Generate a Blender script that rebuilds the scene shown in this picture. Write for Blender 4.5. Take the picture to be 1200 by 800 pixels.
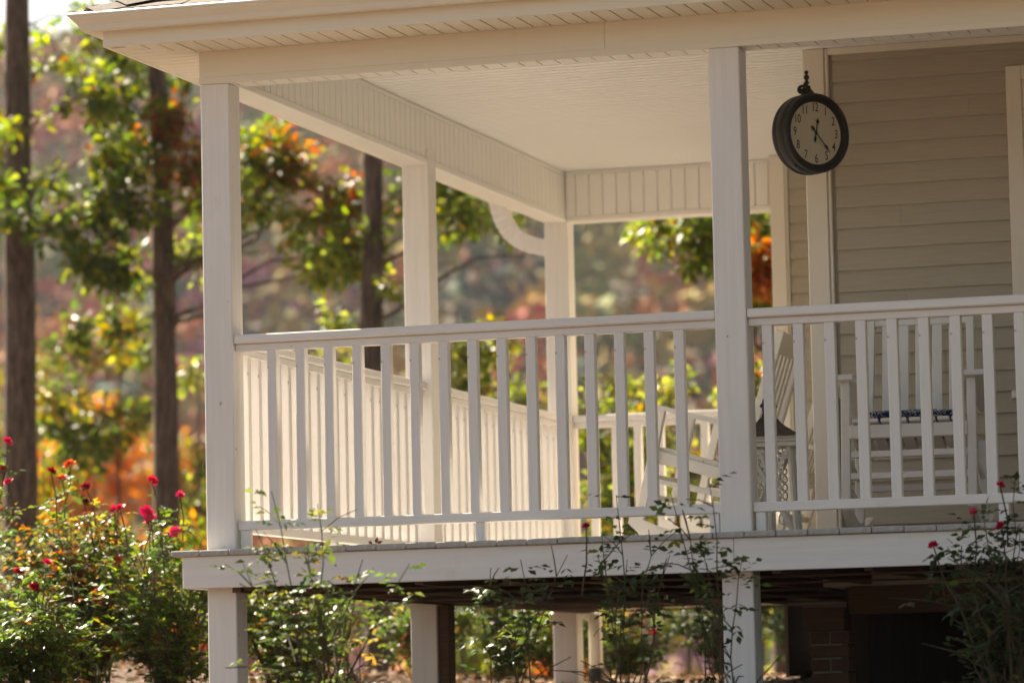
import bpy, bmesh, math, random
import numpy as np
from mathutils import Vector, Matrix, noise

for o in list(bpy.data.objects):
    bpy.data.objects.remove(o)
scene = bpy.context.scene
COL = scene.collection
R = math.radians
random.seed(7)
RNG = np.random.default_rng(11)

# ------------------------------------------------------------------ camera
YAW, PITCH, ROLL = 0.2900, 0.0938, 0.0219
CAM = Vector((6.3363, -16.3144, -0.7179))
fwd = Vector((-math.sin(YAW) * math.cos(PITCH), math.cos(YAW) * math.cos(PITCH), math.sin(PITCH)))
r0 = Vector((math.cos(YAW), math.sin(YAW), 0))
u0 = r0.cross(fwd)
right = r0 * math.cos(ROLL) - u0 * math.sin(ROLL)
up = r0 * math.sin(ROLL) + u0 * math.cos(ROLL)
cd = bpy.data.cameras.new('camera')
cam = bpy.data.objects.new('camera', cd)
COL.objects.link(cam)
m3 = Matrix((right, up, -fwd)).transposed()
cam.matrix_world = Matrix.Translation(CAM) @ m3.to_4x4()
cd.sensor_width = 36.0
cd.lens = 135.0
cd.clip_start = 0.1
cd.clip_end = 6000
cd.dof.use_dof = True
cd.dof.focus_distance = 17.3
cd.dof.aperture_fstop = 2.5
scene.camera = cam

# ------------------------------------------------------------------ light
SUN_AZ = R(-52)      # measured from +Y, negative = towards -X (behind the porch, to the left)
SUN_EL = R(43)
SUN_DIR = Vector((math.sin(SUN_AZ) * math.cos(SUN_EL), math.cos(SUN_AZ) * math.cos(SUN_EL), math.sin(SUN_EL)))
w = bpy.data.worlds.new('World')
scene.world = w
w.use_nodes = True
nt = w.node_tree
nt.nodes.clear()
out = nt.nodes.new('ShaderNodeOutputWorld')
bg = nt.nodes.new('ShaderNodeBackground')
sky = nt.nodes.new('ShaderNodeTexSky')
sky.sky_type = 'NISHITA'
sky.sun_disc = False
sky.sun_elevation = SUN_EL
sky.sun_rotation = SUN_AZ
sky.altitude = 400
sky.air_density = 1.0
sky.dust_density = 2.6
sky.ozone_density = 0.6
bg.inputs['Strength'].default_value = 0.052
nt.links.new(sky.outputs[0], bg.inputs[0])
nt.links.new(bg.outputs[0], out.inputs[0])
sl = bpy.data.lights.new('sun', 'SUN')
sl.energy = 5.0
sl.angle = R(0.5)
sl.color = (1.0, 0.955, 0.885)
so = bpy.data.objects.new('sun', sl)
COL.objects.link(so)
so.rotation_euler = SUN_DIR.to_track_quat('Z', 'Y').to_euler()
so.location = (-20, 15, 30)

vs = scene.view_settings
scene.display_settings.display_device = 'sRGB'
vs.view_transform = 'Standard'
vs.look = 'None'
vs.gamma = 1.0
vs.use_curve_mapping = False
vs.exposure = 1.93
try:
    vs.use_white_balance = True
    vs.white_balance_temperature = 7750
    vs.white_balance_tint = 9
except Exception:
    pass
try:
    cy = scene.cycles
    cy.max_bounces = 8
    cy.diffuse_bounces = 5
    cy.glossy_bounces = 3
    cy.transmission_bounces = 5
    cy.transparent_max_bounces = 6
    cy.volume_bounces = 0
    cy.sample_clamp_indirect = 6
except Exception:
    pass


# ------------------------------------------------------------------ materials
def mat(name):
    m = bpy.data.materials.new(name)
    m.use_nodes = True
    n = m.node_tree.nodes
    return m, n, m.node_tree.links, n['Principled BSDF']


def noise_col(n, l, scale, c0, c1, detail=4, rough=.6, stretch=None, lo=.3, hi=.7, coord='Object'):
    tc = n.new('ShaderNodeTexCoord')
    src = tc.outputs[coord]
    if stretch:
        mp = n.new('ShaderNodeMapping')
        mp.inputs['Scale'].default_value = stretch
        l.new(src, mp.inputs[0])
        src = mp.outputs[0]
    t = n.new('ShaderNodeTexNoise')
    t.inputs['Scale'].default_value = scale
    t.inputs['Detail'].default_value = detail
    t.inputs['Roughness'].default_value = rough
    l.new(src, t.inputs['Vector'])
    r = n.new('ShaderNodeValToRGB')
    r.color_ramp.elements[0].position = lo
    r.color_ramp.elements[1].position = hi
    r.color_ramp.elements[0].color = (*c0, 1)
    r.color_ramp.elements[1].color = (*c1, 1)
    l.new(t.outputs['Fac'], r.inputs[0])
    return r.outputs[0], t.outputs['Fac'], src


def paint(name, c, var=.06, rough=.45, grime=(.45, .40, .33), gr=.35, stretch=(1, 1, .12), bump=.06, speck=0.):
    m, n, l, b = mat(name)
    c0 = tuple(v * (1 - var) for v in c)
    col, fac, src = noise_col(n, l, 9, c0, c, stretch=stretch)
    # small spots and scuffs of dirt
    t = n.new('ShaderNodeTexNoise')
    t.inputs['Scale'].default_value = 5.5
    t.inputs['Detail'].default_value = 8
    t.inputs['Roughness'].default_value = .75
    g = n.new('ShaderNodeTexCoord')
    l.new(g.outputs['Object'], t.inputs['Vector'])
    rr = n.new('ShaderNodeValToRGB')
    rr.color_ramp.elements[0].position = .60
    rr.color_ramp.elements[1].position = .80
    rr.color_ramp.elements[0].color = (0, 0, 0, 1)
    rr.color_ramp.elements[1].color = (gr, gr, gr, 1)
    l.new(t.outputs['Fac'], rr.inputs[0])
    mx = n.new('ShaderNodeMix')
    mx.data_type = 'RGBA'
    l.new(rr.outputs[0], mx.inputs['Factor'])
    l.new(col, mx.inputs[6])
    mx.inputs[7].default_value = (*[v * k for v, k in zip(grime, c)], 1)
    outc = mx.outputs[2]
    if speck > 0:      # knots, nail heads and splashes showing through the paint
        t3 = n.new('ShaderNodeTexNoise')
        t3.inputs['Scale'].default_value = 19
        t3.inputs['Detail'].default_value = 3
        l.new(g.outputs['Object'], t3.inputs['Vector'])
        r3 = n.new('ShaderNodeValToRGB')
        r3.color_ramp.elements[0].position = .735
        r3.color_ramp.elements[1].position = .77
        r3.color_ramp.elements[0].color = (0, 0, 0, 1)
        r3.color_ramp.elements[1].color = (speck, speck, speck, 1)
        l.new(t3.outputs['Fac'], r3.inputs[0])
        m3x = n.new('ShaderNodeMix')
        m3x.data_type = 'RGBA'
        l.new(r3.outputs[0], m3x.inputs['Factor'])
        l.new(outc, m3x.inputs[6])
        m3x.inputs[7].default_value = (.20, .15, .11, 1)
        outc = m3x.outputs[2]
    l.new(outc, b.inputs['Base Color'])
    b.inputs['Roughness'].default_value = rough
    bp = n.new('ShaderNodeBump')
    bp.inputs['Strength'].default_value = bump
    bp.inputs['Distance'].default_value = .004
    t2 = n.new('ShaderNodeTexNoise')
    t2.inputs['Scale'].default_value = 40
    t2.inputs['Detail'].default_value = 5
    l.new(src, t2.inputs['Vector'])
    l.new(t2.outputs['Fac'], bp.inputs['Height'])
    l.new(bp.outputs[0], b.inputs['Normal'])
    return m


M = {}
M['white'] = paint('white_painted_wood', (.80, .762, .725), var=.10, stretch=(4, 4, .2), bump=.25, speck=.7)
M['whiteh'] = paint('white_painted_rail', (.80, .762, .725), var=.10, stretch=(.2, 3, 4), bump=.25, speck=.7)
M['vinyl'] = paint('cream_vinyl', (.81, .785, .745), var=.03, rough=.35, gr=.10, stretch=(.4, .4, 1), bump=.02)
M['alu'] = paint('cream_aluminium', (.78, .725, .61), var=.04, rough=.38, gr=.15, stretch=(.3, .3, 1), bump=.02)
M['ceil'] = paint('ceiling_vinyl', (.83, .815, .80), var=.03, rough=.4, gr=.05, stretch=(.3, 2, 1), bump=.01)
M['siding'] = paint('tan_siding', (.41, .36, .28), var=.12, rough=.5, gr=.10, stretch=(.5, .5, 10), bump=.12)
M['trim'] = paint('cream_trim', (.70, .64, .55), var=.04, rough=.4, gr=.08)
M['deck'] = paint('grey_deck_board', (.48, .455, .425), var=.35, rough=.75, gr=.5, stretch=(8, .5, 8), bump=.3)
M['lumber'] = paint('brown_treated_lumber', (.12, .064, .034), var=.5, rough=.8, gr=.5, stretch=(.6, .6, 9), bump=.4)
M['chair'] = paint('white_chair_paint', (.74, .71, .66), var=.05, rough=.4, gr=.2)
M['iron'] = paint('white_cast_metal', (.62, .60, .54), var=.15, rough=.5, gr=.5)
M['darkmetal'] = paint('dark_bronze_metal', (.010, .008, .007), var=.3, rough=.6, gr=.5)
M['roofmetal'] = paint('dark_lantern_roof', (.05, .036, .03), var=.4, rough=.55, gr=.6)
M['dial'] = paint('ivory_dial', (.50, .47, .38), var=.06, rough=.5, gr=.08)
M['black'] = paint('black_paint', (.012, .011, .011), var=.2, rough=.5, gr=0)
M['grey'] = paint('faint_grey_print', (.36, .33, .27), var=.1, rough=.6, gr=0)
M['brick'] = paint('brown_brick', (.12, .06, .042), var=.4, rough=.9, gr=.5, stretch=(1, 1, 1), bump=.4)
M['mortar'] = paint('mortar', (.22, .19, .16), var=.2, rough=.95, gr=.3)
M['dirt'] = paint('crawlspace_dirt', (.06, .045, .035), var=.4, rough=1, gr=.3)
M['shingle'] = paint('brown_shingle', (.13, .10, .085), var=.45, rough=.95, gr=.6, stretch=(3, 3, 3), bump=.5)
M['plastic'] = paint('black_plastic_pipe', (.02, .02, .02), var=.2, rough=.5, gr=.1)

m, n, l, b = mat('window_glass')
b.inputs['Base Color'].default_value = (.03, .03, .03, 1)
b.inputs['Roughness'].default_value = .05
M['glass'] = m

# bark
def bark(name, c0, c1):
    m, n, l, b = mat(name)
    col, fac, src = noise_col(n, l, 14, c0, c1, detail=8, rough=.7, stretch=(2.2, 2.2, .35), lo=.38, hi=.66)
    l.new(col, b.inputs['Base Color'])
    b.inputs['Roughness'].default_value = .95
    bp = n.new('ShaderNodeBump')
    bp.inputs['Strength'].default_value = 1
    bp.inputs['Distance'].default_value = .04
    l.new(fac, bp.inputs['Height'])
    l.new(bp.outputs[0], b.inputs['Normal'])
    return m


M['bark'] = bark('grey_brown_bark', (.045, .028, .020), (.22, .145, .10))
M['twig'] = bark('rose_stem', (.045, .05, .02), (.14, .09, .05))


# leaves: colour per leaf in a mesh attribute, light passes through
def leafmat(name, gloss=.3, rough=.32, trans=.45, boost=1.35):
    m, n, l, b = mat(name)
    at = n.new('ShaderNodeAttribute')
    at.attribute_name = 'col'
    l.new(at.outputs['Color'], b.inputs['Base Color'])
    b.inputs['Roughness'].default_value = rough
    b.inputs['Specular IOR Level'].default_value = gloss
    tr = n.new('ShaderNodeBsdfTranslucent')
    hs = n.new('ShaderNodeHueSaturation')
    hs.inputs['Value'].default_value = boost
    hs.inputs['Saturation'].default_value = 1.15
    l.new(at.outputs['Color'], hs.inputs['Color'])
    l.new(hs.outputs[0], tr.inputs[0])
    mx = n.new('ShaderNodeMixShader')
    mx.inputs[0].default_value = trans
    l.new(b.outputs[0], mx.inputs[1])
    l.new(tr.outputs[0], mx.inputs[2])
    l.new(mx.outputs[0], n['Material Output'].inputs[0])
    return m


M['leaf'] = leafmat('oak_leaf', gloss=.22, rough=.40, trans=.55, boost=1.75)
M['roseleaf'] = leafmat('rose_leaf', gloss=.22, rough=.42, trans=.45, boost=1.8)
M['petal'] = leafmat('rose_petal', gloss=.2, rough=.5, trans=.35, boost=1.2)
M['litter'] = leafmat('litter', gloss=.15, rough=.8, trans=.1, boost=1)

m, n, l, b = mat('far_forest')
at = n.new('ShaderNodeAttribute')
at.attribute_name = 'col'
tc = n.new('ShaderNodeTexCoord')
t = n.new('ShaderNodeTexNoise')
t.inputs['Scale'].default_value = .9
t.inputs['Detail'].default_value = 6
l.new(tc.outputs['Object'], t.inputs['Vector'])
mm = n.new('ShaderNodeMath')
mm.operation = 'MULTIPLY_ADD'
mm.inputs[1].default_value = 1.6
mm.inputs[2].default_value = .2
l.new(t.outputs['Fac'], mm.inputs[0])
mv = n.new('ShaderNodeVectorMath')
mv.operation = 'SCALE'
l.new(at.outputs['Color'], mv.inputs[0])
l.new(mm.outputs[0], mv.inputs['Scale'])
l.new(mv.outputs[0], b.inputs['Base Color'])
b.inputs['Roughness'].default_value = .9
M['forest'] = m

# ground
m, n, l, b = mat('mulch_ground')
col, fac, src = noise_col(n, l, 22, (.06, .036, .024), (.30, .20, .13), detail=9, rough=.75, lo=.36, hi=.68)
l.new(col, b.inputs['Base Color'])
b.inputs['Roughness'].default_value = 1
bp = n.new('ShaderNodeBump')
bp.inputs['Strength'].default_value = 1
bp.inputs['Distance'].default_value = .05
l.new(fac, bp.inputs['Height'])
l.new(bp.outputs[0], b.inputs['Normal'])
M['mulch'] = m
m, n, l, b = mat('hill_soil')
col, fac, src = noise_col(n, l, .05, (.05, .045, .02), (.12, .08, .045), detail=6)
l.new(col, b.inputs['Base Color'])
b.inputs['Roughness'].default_value = 1
M['hill'] = m

# cushion: navy scroll print on cream
m, n, l, b = mat('cushion_print')
tc = n.new('ShaderNodeTexCoord')
t = n.new('ShaderNodeTexNoise')
t.inputs['Scale'].default_value = 10
t.inputs['Detail'].default_value = 1
t.inputs['Distortion'].default_value = 2.2
l.new(tc.outputs['Object'], t.inputs['Vector'])
r = n.new('ShaderNodeValToRGB')
r.color_ramp.interpolation = 'CONSTANT'
for p_, c_ in ((0, (.014, .045, .13)), (.43, (.55, .56, .57)), (.47, (.014, .045, .13)), (.585, (.55, .56, .57)), (.63, (.02, .06, .17))):
    if p_ == 0:
        e = r.color_ramp.elements[0]
    elif p_ == .63:
        e = r.color_ramp.elements[-1]
        e.position = p_
    else:
        e = r.color_ramp.elements.new(p_)
    e.color = (*c_, 1)
l.new(t.outputs['Fac'], r.inputs[0])
l.new(r.outputs[0], b.inputs['Base Color'])
b.inputs['Roughness'].default_value = .9
M['cushion'] = m


# ------------------------------------------------------------------ builders
def tag(o, label=None, cat=None, group=None, kind=None):
    if label:
        o['label'] = label
    if cat:
        o['category'] = cat
    if group:
        o['group'] = group
    if kind:
        o['kind'] = kind
    return o


def empty(name, loc=(0, 0, 0), rz=0, label=None, cat=None, group=None):
    o = bpy.data.objects.new(name, None)
    COL.objects.link(o)
    o.location = loc
    o.rotation_euler = (0, 0, rz)
    o.empty_display_size = .1
    return tag(o, label, cat, group)


def link(name, me, parent=None, loc=(0, 0, 0), rot=(0, 0, 0), kind=None):
    o = bpy.data.objects.new(name, me)
    COL.objects.link(o)
    if parent is not None:
        o.parent = parent
    o.location = loc
    o.rotation_euler = rot
    if kind:
        o['kind'] = kind
    return o


class MB:
    def __init__(self):
        self.v = []
        self.f = []
        self.smooth = False

    def add(self, vs, fs):
        k = len(self.v)
        self.v += [tuple(x) for x in vs]
        self.f += [tuple(i + k for i in f) for f in fs]
        return self

    def box(self, x0, x1, y0, y1, z0, z1, c=0.0, M4=None):
        if c <= 0:
            vs = [(x, y, z) for z in (z0, z1) for y in (y0, y1) for x in (x0, x1)]
            fs = [(0, 2, 3, 1), (4, 5, 7, 6), (0, 1, 5, 4), (2, 6, 7, 3), (0, 4, 6, 2), (1, 3, 7, 5)]
        else:
            bm = bmesh.new()
            bmesh.ops.create_cube(bm, size=1)
            for v in bm.verts:
                v.co = Vector((x0 + (v.co.x + .5) * (x1 - x0), y0 + (v.co.y + .5) * (y1 - y0), z0 + (v.co.z + .5) * (z1 - z0)))
            bmesh.ops.bevel(bm, geom=bm.edges[:] + bm.verts[:], offset=c, segments=1, affect='EDGES', profile=.5)
            bm.verts.index_update()
            vs = [v.co.copy() for v in bm.verts]
            fs = [[v.index for v in f.verts] for f in bm.faces]
            bm.free()
        if M4 is not None:
            vs = [M4 @ Vector(v) for v in vs]
        return self.add(vs, fs)

    def bar(self, a, b, wx, wz, c=0.0, up=(0, 0, 1)):
        """rectangular bar from a to b; wx across, wz along 'up'"""
        a, b = Vector(a), Vector(b)
        d = b - a
        L = d.length
        y = d.normalized()
        u = Vector(up)
        x = y.cross(u)
        if x.length < 1e-4:
            x = y.cross(Vector((0, 1, 0)))
        x.normalize()
        z = x.cross(y)
        M4 = Matrix((x, y, z)).transposed().to_4x4()
        M4.translation = a
        return self.box(-wx / 2, wx / 2, 0, L, -wz / 2, wz / 2, c, M4)

    def tube(self, pts, rad, n=8, cap=True):
        pts = [Vector(p) for p in pts]
        vs, fs = [], []
        ref = None
        for i, p in enumerate(pts):
            d = (pts[min(i + 1, len(pts) - 1)] - pts[max(i - 1, 0)]).normalized()
            if ref is None:
                ref = Vector((1, 0, 0)) if abs(d.x) < .8 else Vector((0, 1, 0))
            x = (ref - d * ref.dot(d)).normalized()
            ref = x
            y = d.cross(x)
            rr = rad[i] if hasattr(rad, '__len__') else rad
            for k in range(n):
                a = 2 * math.pi * k / n
                vs.append(p + (x * math.cos(a) + y * math.sin(a)) * rr)
        for i in range(len(pts) - 1):
            for k in range(n):
                k2 = (k + 1) % n
                fs.append((i * n + k, i * n + k2, (i + 1) * n + k2, (i + 1) * n + k))
        if cap:
            fs.append(tuple(range(n))[::-1])
            fs.append(tuple((len(pts) - 1) * n + k for k in range(n)))
        return self.add(vs, fs)

    def extrude(self, prof, axis, a, b):
        """closed 2D profile swept straight along axis ('x': prof is (y,z); 'y': prof is (x,z))"""
        n = len(prof)
        vs = []
        for t in (a, b):
            for p in prof:
                vs.append((t, p[0], p[1]) if axis == 'x' else (p[0], t, p[1]))
        fs = [(k, (k + 1) % n, n + (k + 1) % n, n + k) for k in range(n)]
        fs.append(tuple(range(n))[::-1])
        fs.append(tuple(range(n, 2 * n)))
        return self.add(vs, fs)

    def mesh(self, name, m, smooth=False):
        me = bpy.data.meshes.new(name)
        me.from_pydata([tuple(v) for v in self.v], [], self.f)
        bm = bmesh.new()
        bm.from_mesh(me)
        bmesh.ops.recalc_face_normals(bm, faces=bm.faces)
        bm.to_mesh(me)
        bm.free()
        me.materials.append(m)
        if smooth:
            me.polygons.foreach_set('use_smooth', [True] * len(me.polygons))
        return me

    def build(self, name, m, parent=None, loc=(0, 0, 0), rot=(0, 0, 0), smooth=False, kind=None):
        return link(name, self.mesh(name, m, smooth), parent, loc, rot, kind)


def boxpart(name, m, parent, x0, x1, y0, y1, z0, z1, c=.004, **k):
    return MB().box(x0, x1, y0, y1, z0, z1, c).build(name, m, parent, **k)


# ------------------------------------------------------------------ terrain
def ground_z(x, y):
    z = -.60 + (y - 6) * .045 if y < 6 else -.60
    if y < -20:
        z = -.55 - 26 * .045
    z += min(.28, max(0., -x - .4) * .055)
    if y > 8:
        z -= (y - 8) ** 2 * .012 if y < 14 else .432 + (y - 14) * .145
    z = max(z, -19.0)
    if abs(x) < 60 and abs(y) < 60:
        z += .018 * noise.noise(Vector((x * 1.3, y * 1.3, 3))) + .05 * noise.noise(Vector((x * .3, y * .3, 1))) * min(1, abs(y - 3) / 6)
    return z


def axis_pts(lo, hi, f0, f1, fine, coarse):
    a = [lo]
    while a[-1] < hi:
        x = a[-1]
        if f0 <= x < f1:
            s = fine
        else:
            d = min(abs(x - f0), abs(x - f1))
            s = min(coarse, fine + d * .25)
            if x < f0 and x + s > f0:
                s = max(f0 - x, .01)
        a.append(x + s)
    return a


gx = axis_pts(-800, 800, -12, 10, .25, 60)
gy = axis_pts(-250, 900, -18, 16, .25, 60)
vs_, fs_ = [], []
for y in gy:
    for x in gx:
        vs_.append((x, y, ground_z(x, y)))
nx = len(gx)
for j in range(len(gy) - 1):
    for i in range(nx - 1):
        fs_.append((j * nx + i, j * nx + i + 1, (j + 1) * nx + i + 1, (j + 1) * nx + i))
gm = bpy.data.meshes.new('ground')
gm.from_pydata(vs_, [], fs_)
gm.materials.append(M['mulch'])
gm.polygons.foreach_set('use_smooth', [True] * len(gm.polygons))
tag(link('ground', gm), 'brown mulch and leaf litter covering the sloping ground round the porch', 'ground', kind='structure')


def hill_z(x, y):
    u = x + .35 * y       # across the slope
    t = max(0., min(1., (y - 150) / 520.))
    s = t * t * (3 - 2 * t) * .45 + t * .55
    ridge = 110 + 12 * math.sin(u * .006 + 1.0) + 9 * noise.noise(Vector((u * .010, 4, 0)))
    z = -19.5 + s * (ridge + 19.5)
    z += t * (1 - .5 * t) * 14 * noise.noise(Vector((x * .009, y * .009, 2)))
    return z


hx = np.linspace(-790, 780, 120)
hy = np.linspace(146, 760, 90)
vs_, fs_ = [], []
for y in hy:
    for x in hx:
        vs_.append((x, y, hill_z(x, y)))
for j in range(len(hy) - 1):
    for i in range(len(hx) - 1):
        k = j * len(hx) + i
        fs_.append((k, k + 1, k + 1 + len(hx), k + len(hx)))
hm = bpy.data.meshes.new('hills')
hm.from_pydata(vs_, [], fs_)
hm.materials.append(M['hill'])
hm.polygons.foreach_set('use_smooth', [True] * len(hm.polygons))
tag(link('hills', hm), 'wooded mountainside rising beyond the garden', 'hill', kind='structure')


# leaf clouds -------------------------------------------------------------
def leaf_mesh(name, P, D, N, Lg, Wd, C, m, fold=.25, droop=.25):
    """P base, D direction, N normal, Lg length, Wd width, C colour: one folded 4-triangle leaf each"""
    P, D, N = (np.asarray(a, float) for a in (P, D, N))
    D /= np.linalg.norm(D, axis=1)[:, None] + 1e-9
    S = np.cross(D, N)
    S /= np.linalg.norm(S, axis=1)[:, None] + 1e-9
    N = np.cross(S, D)
    Lg = np.asarray(Lg)[:, None]
    Wd = np.asarray(Wd)[:, None]
    k = len(P)
    mid = P + D * Lg * .5 - N * Wd * fold * .5
    lft = P + D * Lg * .42 + S * Wd * .5 + N * Wd * fold * .3
    rgt = P + D * Lg * .42 - S * Wd * .5 + N * Wd * fold * .3
    tip = P + D * Lg - N * Lg * droop
    V = np.stack([P, lft, tip, rgt, mid], 1).reshape(-1, 3)
    base = (np.arange(k) * 5)[:, None]
    F = np.concatenate([base + np.array([[0, 4, 1]]), base + np.array([[1, 4, 2]]), base + np.array([[0, 3, 4]]), base + np.array([[4, 3, 2]])], 1).reshape(-1, 3)
    me = bpy.data.meshes.new(name)
    me.vertices.add(len(V))
    me.vertices.foreach_set('co', V.astype(np.float32).ravel())
    me.loops.add(len(F) * 3)
    me.loops.foreach_set('vertex_index', F.astype(np.int32).ravel())
    me.polygons.add(len(F))
    me.polygons.foreach_set('loop_start', np.arange(0, len(F) * 3, 3, dtype=np.int32))
    me.polygons.foreach_set('loop_total', np.full(len(F), 3, dtype=np.int32))
    me.update(calc_edges=True)
    a = me.attributes.new('col', 'FLOAT_COLOR', 'POINT')
    cc = np.concatenate([np.repeat(np.asarray(C, float), 5, 0), np.ones((k * 5, 1))], 1)
    a.data.foreach_set('color', cc.astype(np.float32).ravel())
    me.materials.append(m)
    return me


def pick(pal, n):
    wts = np.array([p[0] for p in pal], float)
    ids = RNG.choice(len(pal), n, p=wts / wts.sum())
    C = np.array([p[1] for p in pal])[ids]
    return np.clip(C * RNG.uniform(.65, 1.35, (n, 1)) * RNG.uniform(.88, 1.12, (n, 3)), 0.002, .9)


# ------------------------------------------------------------------ house and porch
W = .14
XP = [0, 2.398, 4.796, 7.194]
YP3, YP4 = 2.936, 5.638
HB, HC = 2.138, 2.440
XE = 8.6
YB = YP4 + W           # rear end of the porch

porch = empty('porch', (0, 0, 0), label='white wraparound porch with square posts, beadboard ceiling and raised deck', cat='porch')

# posts
def post(x, y, top, z0, grow=0):
    boxpart('porch_post', M['white'], porch, x, x + W + grow, y, y + W, z0, top, .005)


for x in XP:
    post(x, 0, HB, -1.25)
post(.0, YP3, HB + .085, -1.0, .006)
post(.0, YP4, HB + .085, -1.0, .006)
boxpart('timber_post', M['lumber'], porch, .1475, .205, YP3 + .02, YP3 + .13, -1.0, -.197, .003)

# deck
for xa, xb, pr_ in ((-.08, 2.478, 0), (2.480, 5.30, .0015), (5.302, XE, 0)):
    boxpart('rim_board', M['whiteh'], porch, xa, xb, -.10 - pr_, -.062, -.172, -.028, .003)
boxpart('rim_board', M['white'], porch, -.08, -.042, -.0615, YB + .06, -.172, -.028, .003)
boxpart('rim_board', M['white'], porch, -.0415, 1.40, YB + .022, YB + .06, -.172, -.028, .003)
fr = MB()
for k in range(22):
    x = .20 + k * .406
    ye = 1.93 if x > 2.40 else YB + .02
    fr.box(x, x + .038, -.061, ye, -.185, -.030)
fr.box(.145, .183, -.061, YB + .02, -.195, -.030)
for y in (.15, 1.1, 2.2, 3.4, 4.6, 5.55):
    fr.box(.185, 2.40 if y > 2 else XE, y, y + .038, -.195 - .001, -.187)
fr.build('deck_frame', M['lumber'], porch)
bmesh_db = {}
k = 0
x = -.127
while x < XE:
    wdt = .1365
    ye = 1.965 if x + wdt > 2.405 else YB + .085
    key = round(ye, 2)
    if key not in bmesh_db:
        bmesh_db[key] = MB().box(0, wdt, -.122, ye, -.0265, 0, .004).mesh('deck_board', M['deck'])
    o = link('deck_board', bmesh_db[key], porch, (x, random.uniform(-.002, .002), random.uniform(-.0015, .0012)))
    x += wdt + .0035
    k += 1

# beams: boxes wrapped in vinyl, inner faces fluted
PITCH_V = .0847
GAP = .0075


def fluted(axis, a, b, face, z0, z1, sgn, name, parent, m, single=False, off=.012):
    """strips standing on a face: axis 'y' -> strips step along y on plane x=face, 'x' -> step along x on plane y=face"""
    mb = MB()
    t = a
    while t < b - .02:
        e = min(t + PITCH_V - GAP, b)
        lo, hi = (face, face + off) if sgn > 0 else (face - off, face)
        s = mb if not single else MB()
        if axis == 'y':
            s.box(lo, hi, t, e, z0, z1, .0015)
        else:
            s.box(t, e, lo, hi, z0, z1, .0015)
        if single:
            s.build(name, m, parent)
        t += PITCH_V
    if not single:
        return mb.build(name, m, parent)


# front beam
fb = boxpart('front_beam', M['alu'], porch, -.004, 1.93, -.004, .12, HB + .010, HC + .10, .004)
boxpart('beam_wrap', M['alu'], fb, 1.9305, XE, -.0055, .12, HB + .010, HC + .10, .004)
ub = MB()
t = -.002
while t < XE:
    ub.box(t, t + PITCH_V - GAP, .006, .1385, HB, HB + .0095)
    t += PITCH_V
ub.build('underside_strips', M['vinyl'], fb)
boxpart('bottom_trim', M['alu'], fb, -.005, XE, -.0065, .004, HB - .002, HB + .03, .002)
# side beam (core, inner fluted face, trims)
sb = boxpart('side_beam', M['vinyl'], porch, .004, .124, .1205, YB, HB + .004, HC + .10, .003)
fluted('y', .145, YB - .14, .1245, HB + .034, HC - .028, 1, 'fluted_strips', sb, M['vinyl'])
boxpart('bottom_trim', M['vinyl'], sb, .001, .1405, .141, YB + .002, HB, HB + .033, .003)
boxpart('top_trim', M['vinyl'], sb, .1246, .1395, .141, YB - .14, HC - .027, HC - .002, .002)
# back beam
bb = boxpart('back_beam', M['vinyl'], porch, .1245, 1.425, YP4 + .012, YB, HB + .004, HC + .10, .003)
fluted('x', .205, 1.38, YP4 + .0115, HB + .030, HC - .020, -1, 'beam_panel', bb, M['vinyl'], single=True, off=.010)
boxpart('bottom_trim', M['vinyl'], bb, .147, 1.423, YP4 - .002, YB + .003, HB, HB + .029, .003)
boxpart('top_trim', M['vinyl'], bb, .142, 1.425, YP4 - .001, YP4 + .0115, HC - .019, HC - .001, .002)
boxpart('corner_trim', M['vinyl'], bb, .142, .200, YP4 - .001, YP4 + .0115, HB + .030, HC - .020, .002)

# ceiling: beadboard strips running along the front
cb = MB()
y = .122
while y < YP4 - .01:
    x0 = .1255
    x1 = XE if y < 1.94 else (2.418 if y < 5.49 else 1.43)
    cb.box(x0, x1, y, min(y + PITCH_V - .020, YP4 - .002), HC, HC + .012)
    y += PITCH_V
ce = cb.build('ceiling', M['ceil'], porch)
boxpart('ceiling_backing', M['vinyl'], ce, .126, XE, .121, YP4, HC + .0145, HC + .05, 0)

# soffit, fascia, gutter
OV = .32
ZS = 2.287
sof = boxpart('soffit_backing', M['alu'], porch, -OV + .002, XE, -OV + .002, -.0045, ZS + .012, ZS + .02, 0)
pm = MB().box(0, PITCH_V - GAP, -OV + .001, -.0065, ZS, ZS + .009, .0015).mesh('soffit_panel', M['alu'])
k = 0
while k * PITCH_V < XE:
    link('soffit_panel', pm, sof, (k * PITCH_V, 0, 0))
    k += 1
cs = MB()
k = 1
while k * PITCH_V < OV:
    a0, a1 = -k * PITCH_V, -(k - 1) * PITCH_V - GAP
    for sw in (0, 1):
        q = [(a0, -OV), (a1, -OV), (a1, a1), (a0, a0)]
        if sw:
            q = [(p[1], p[0]) for p in q]
        cs.add([(p[0], p[1], ZS) for p in q] + [(p[0], p[1], ZS + .009) for p in q], [(0, 1, 2, 3), (4, 5, 6, 7), (0, 1, 5, 4), (1, 2, 6, 5), (2, 3, 7, 6), (3, 0, 4, 7)])
    k += 1
cs.build('mitred_corner_strips', M['alu'], sof)
ss = MB()
y = 0.
while y < YB + .3:
    ss.box(-OV + .001, -.0005, y, y + PITCH_V - GAP, ZS, ZS + .009)
    y += PITCH_V
ss.build('side_soffit_strips', M['alu'], sof)
boxpart('side_soffit_backing', M['alu'], sof, -OV + .002, .0035, -.0040, YB + .3, ZS + .0125, ZS + .02, 0)
fa = boxpart('fascia', M['alu'], porch, -OV - .018, XE, -OV - .018, -OV, ZS - .006, 2.445, .002)
boxpart('fascia', M['alu'], porch, -OV - .0175, -OV, -OV + .0005, YB + .32, ZS - .006, 2.445, .002)

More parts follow.
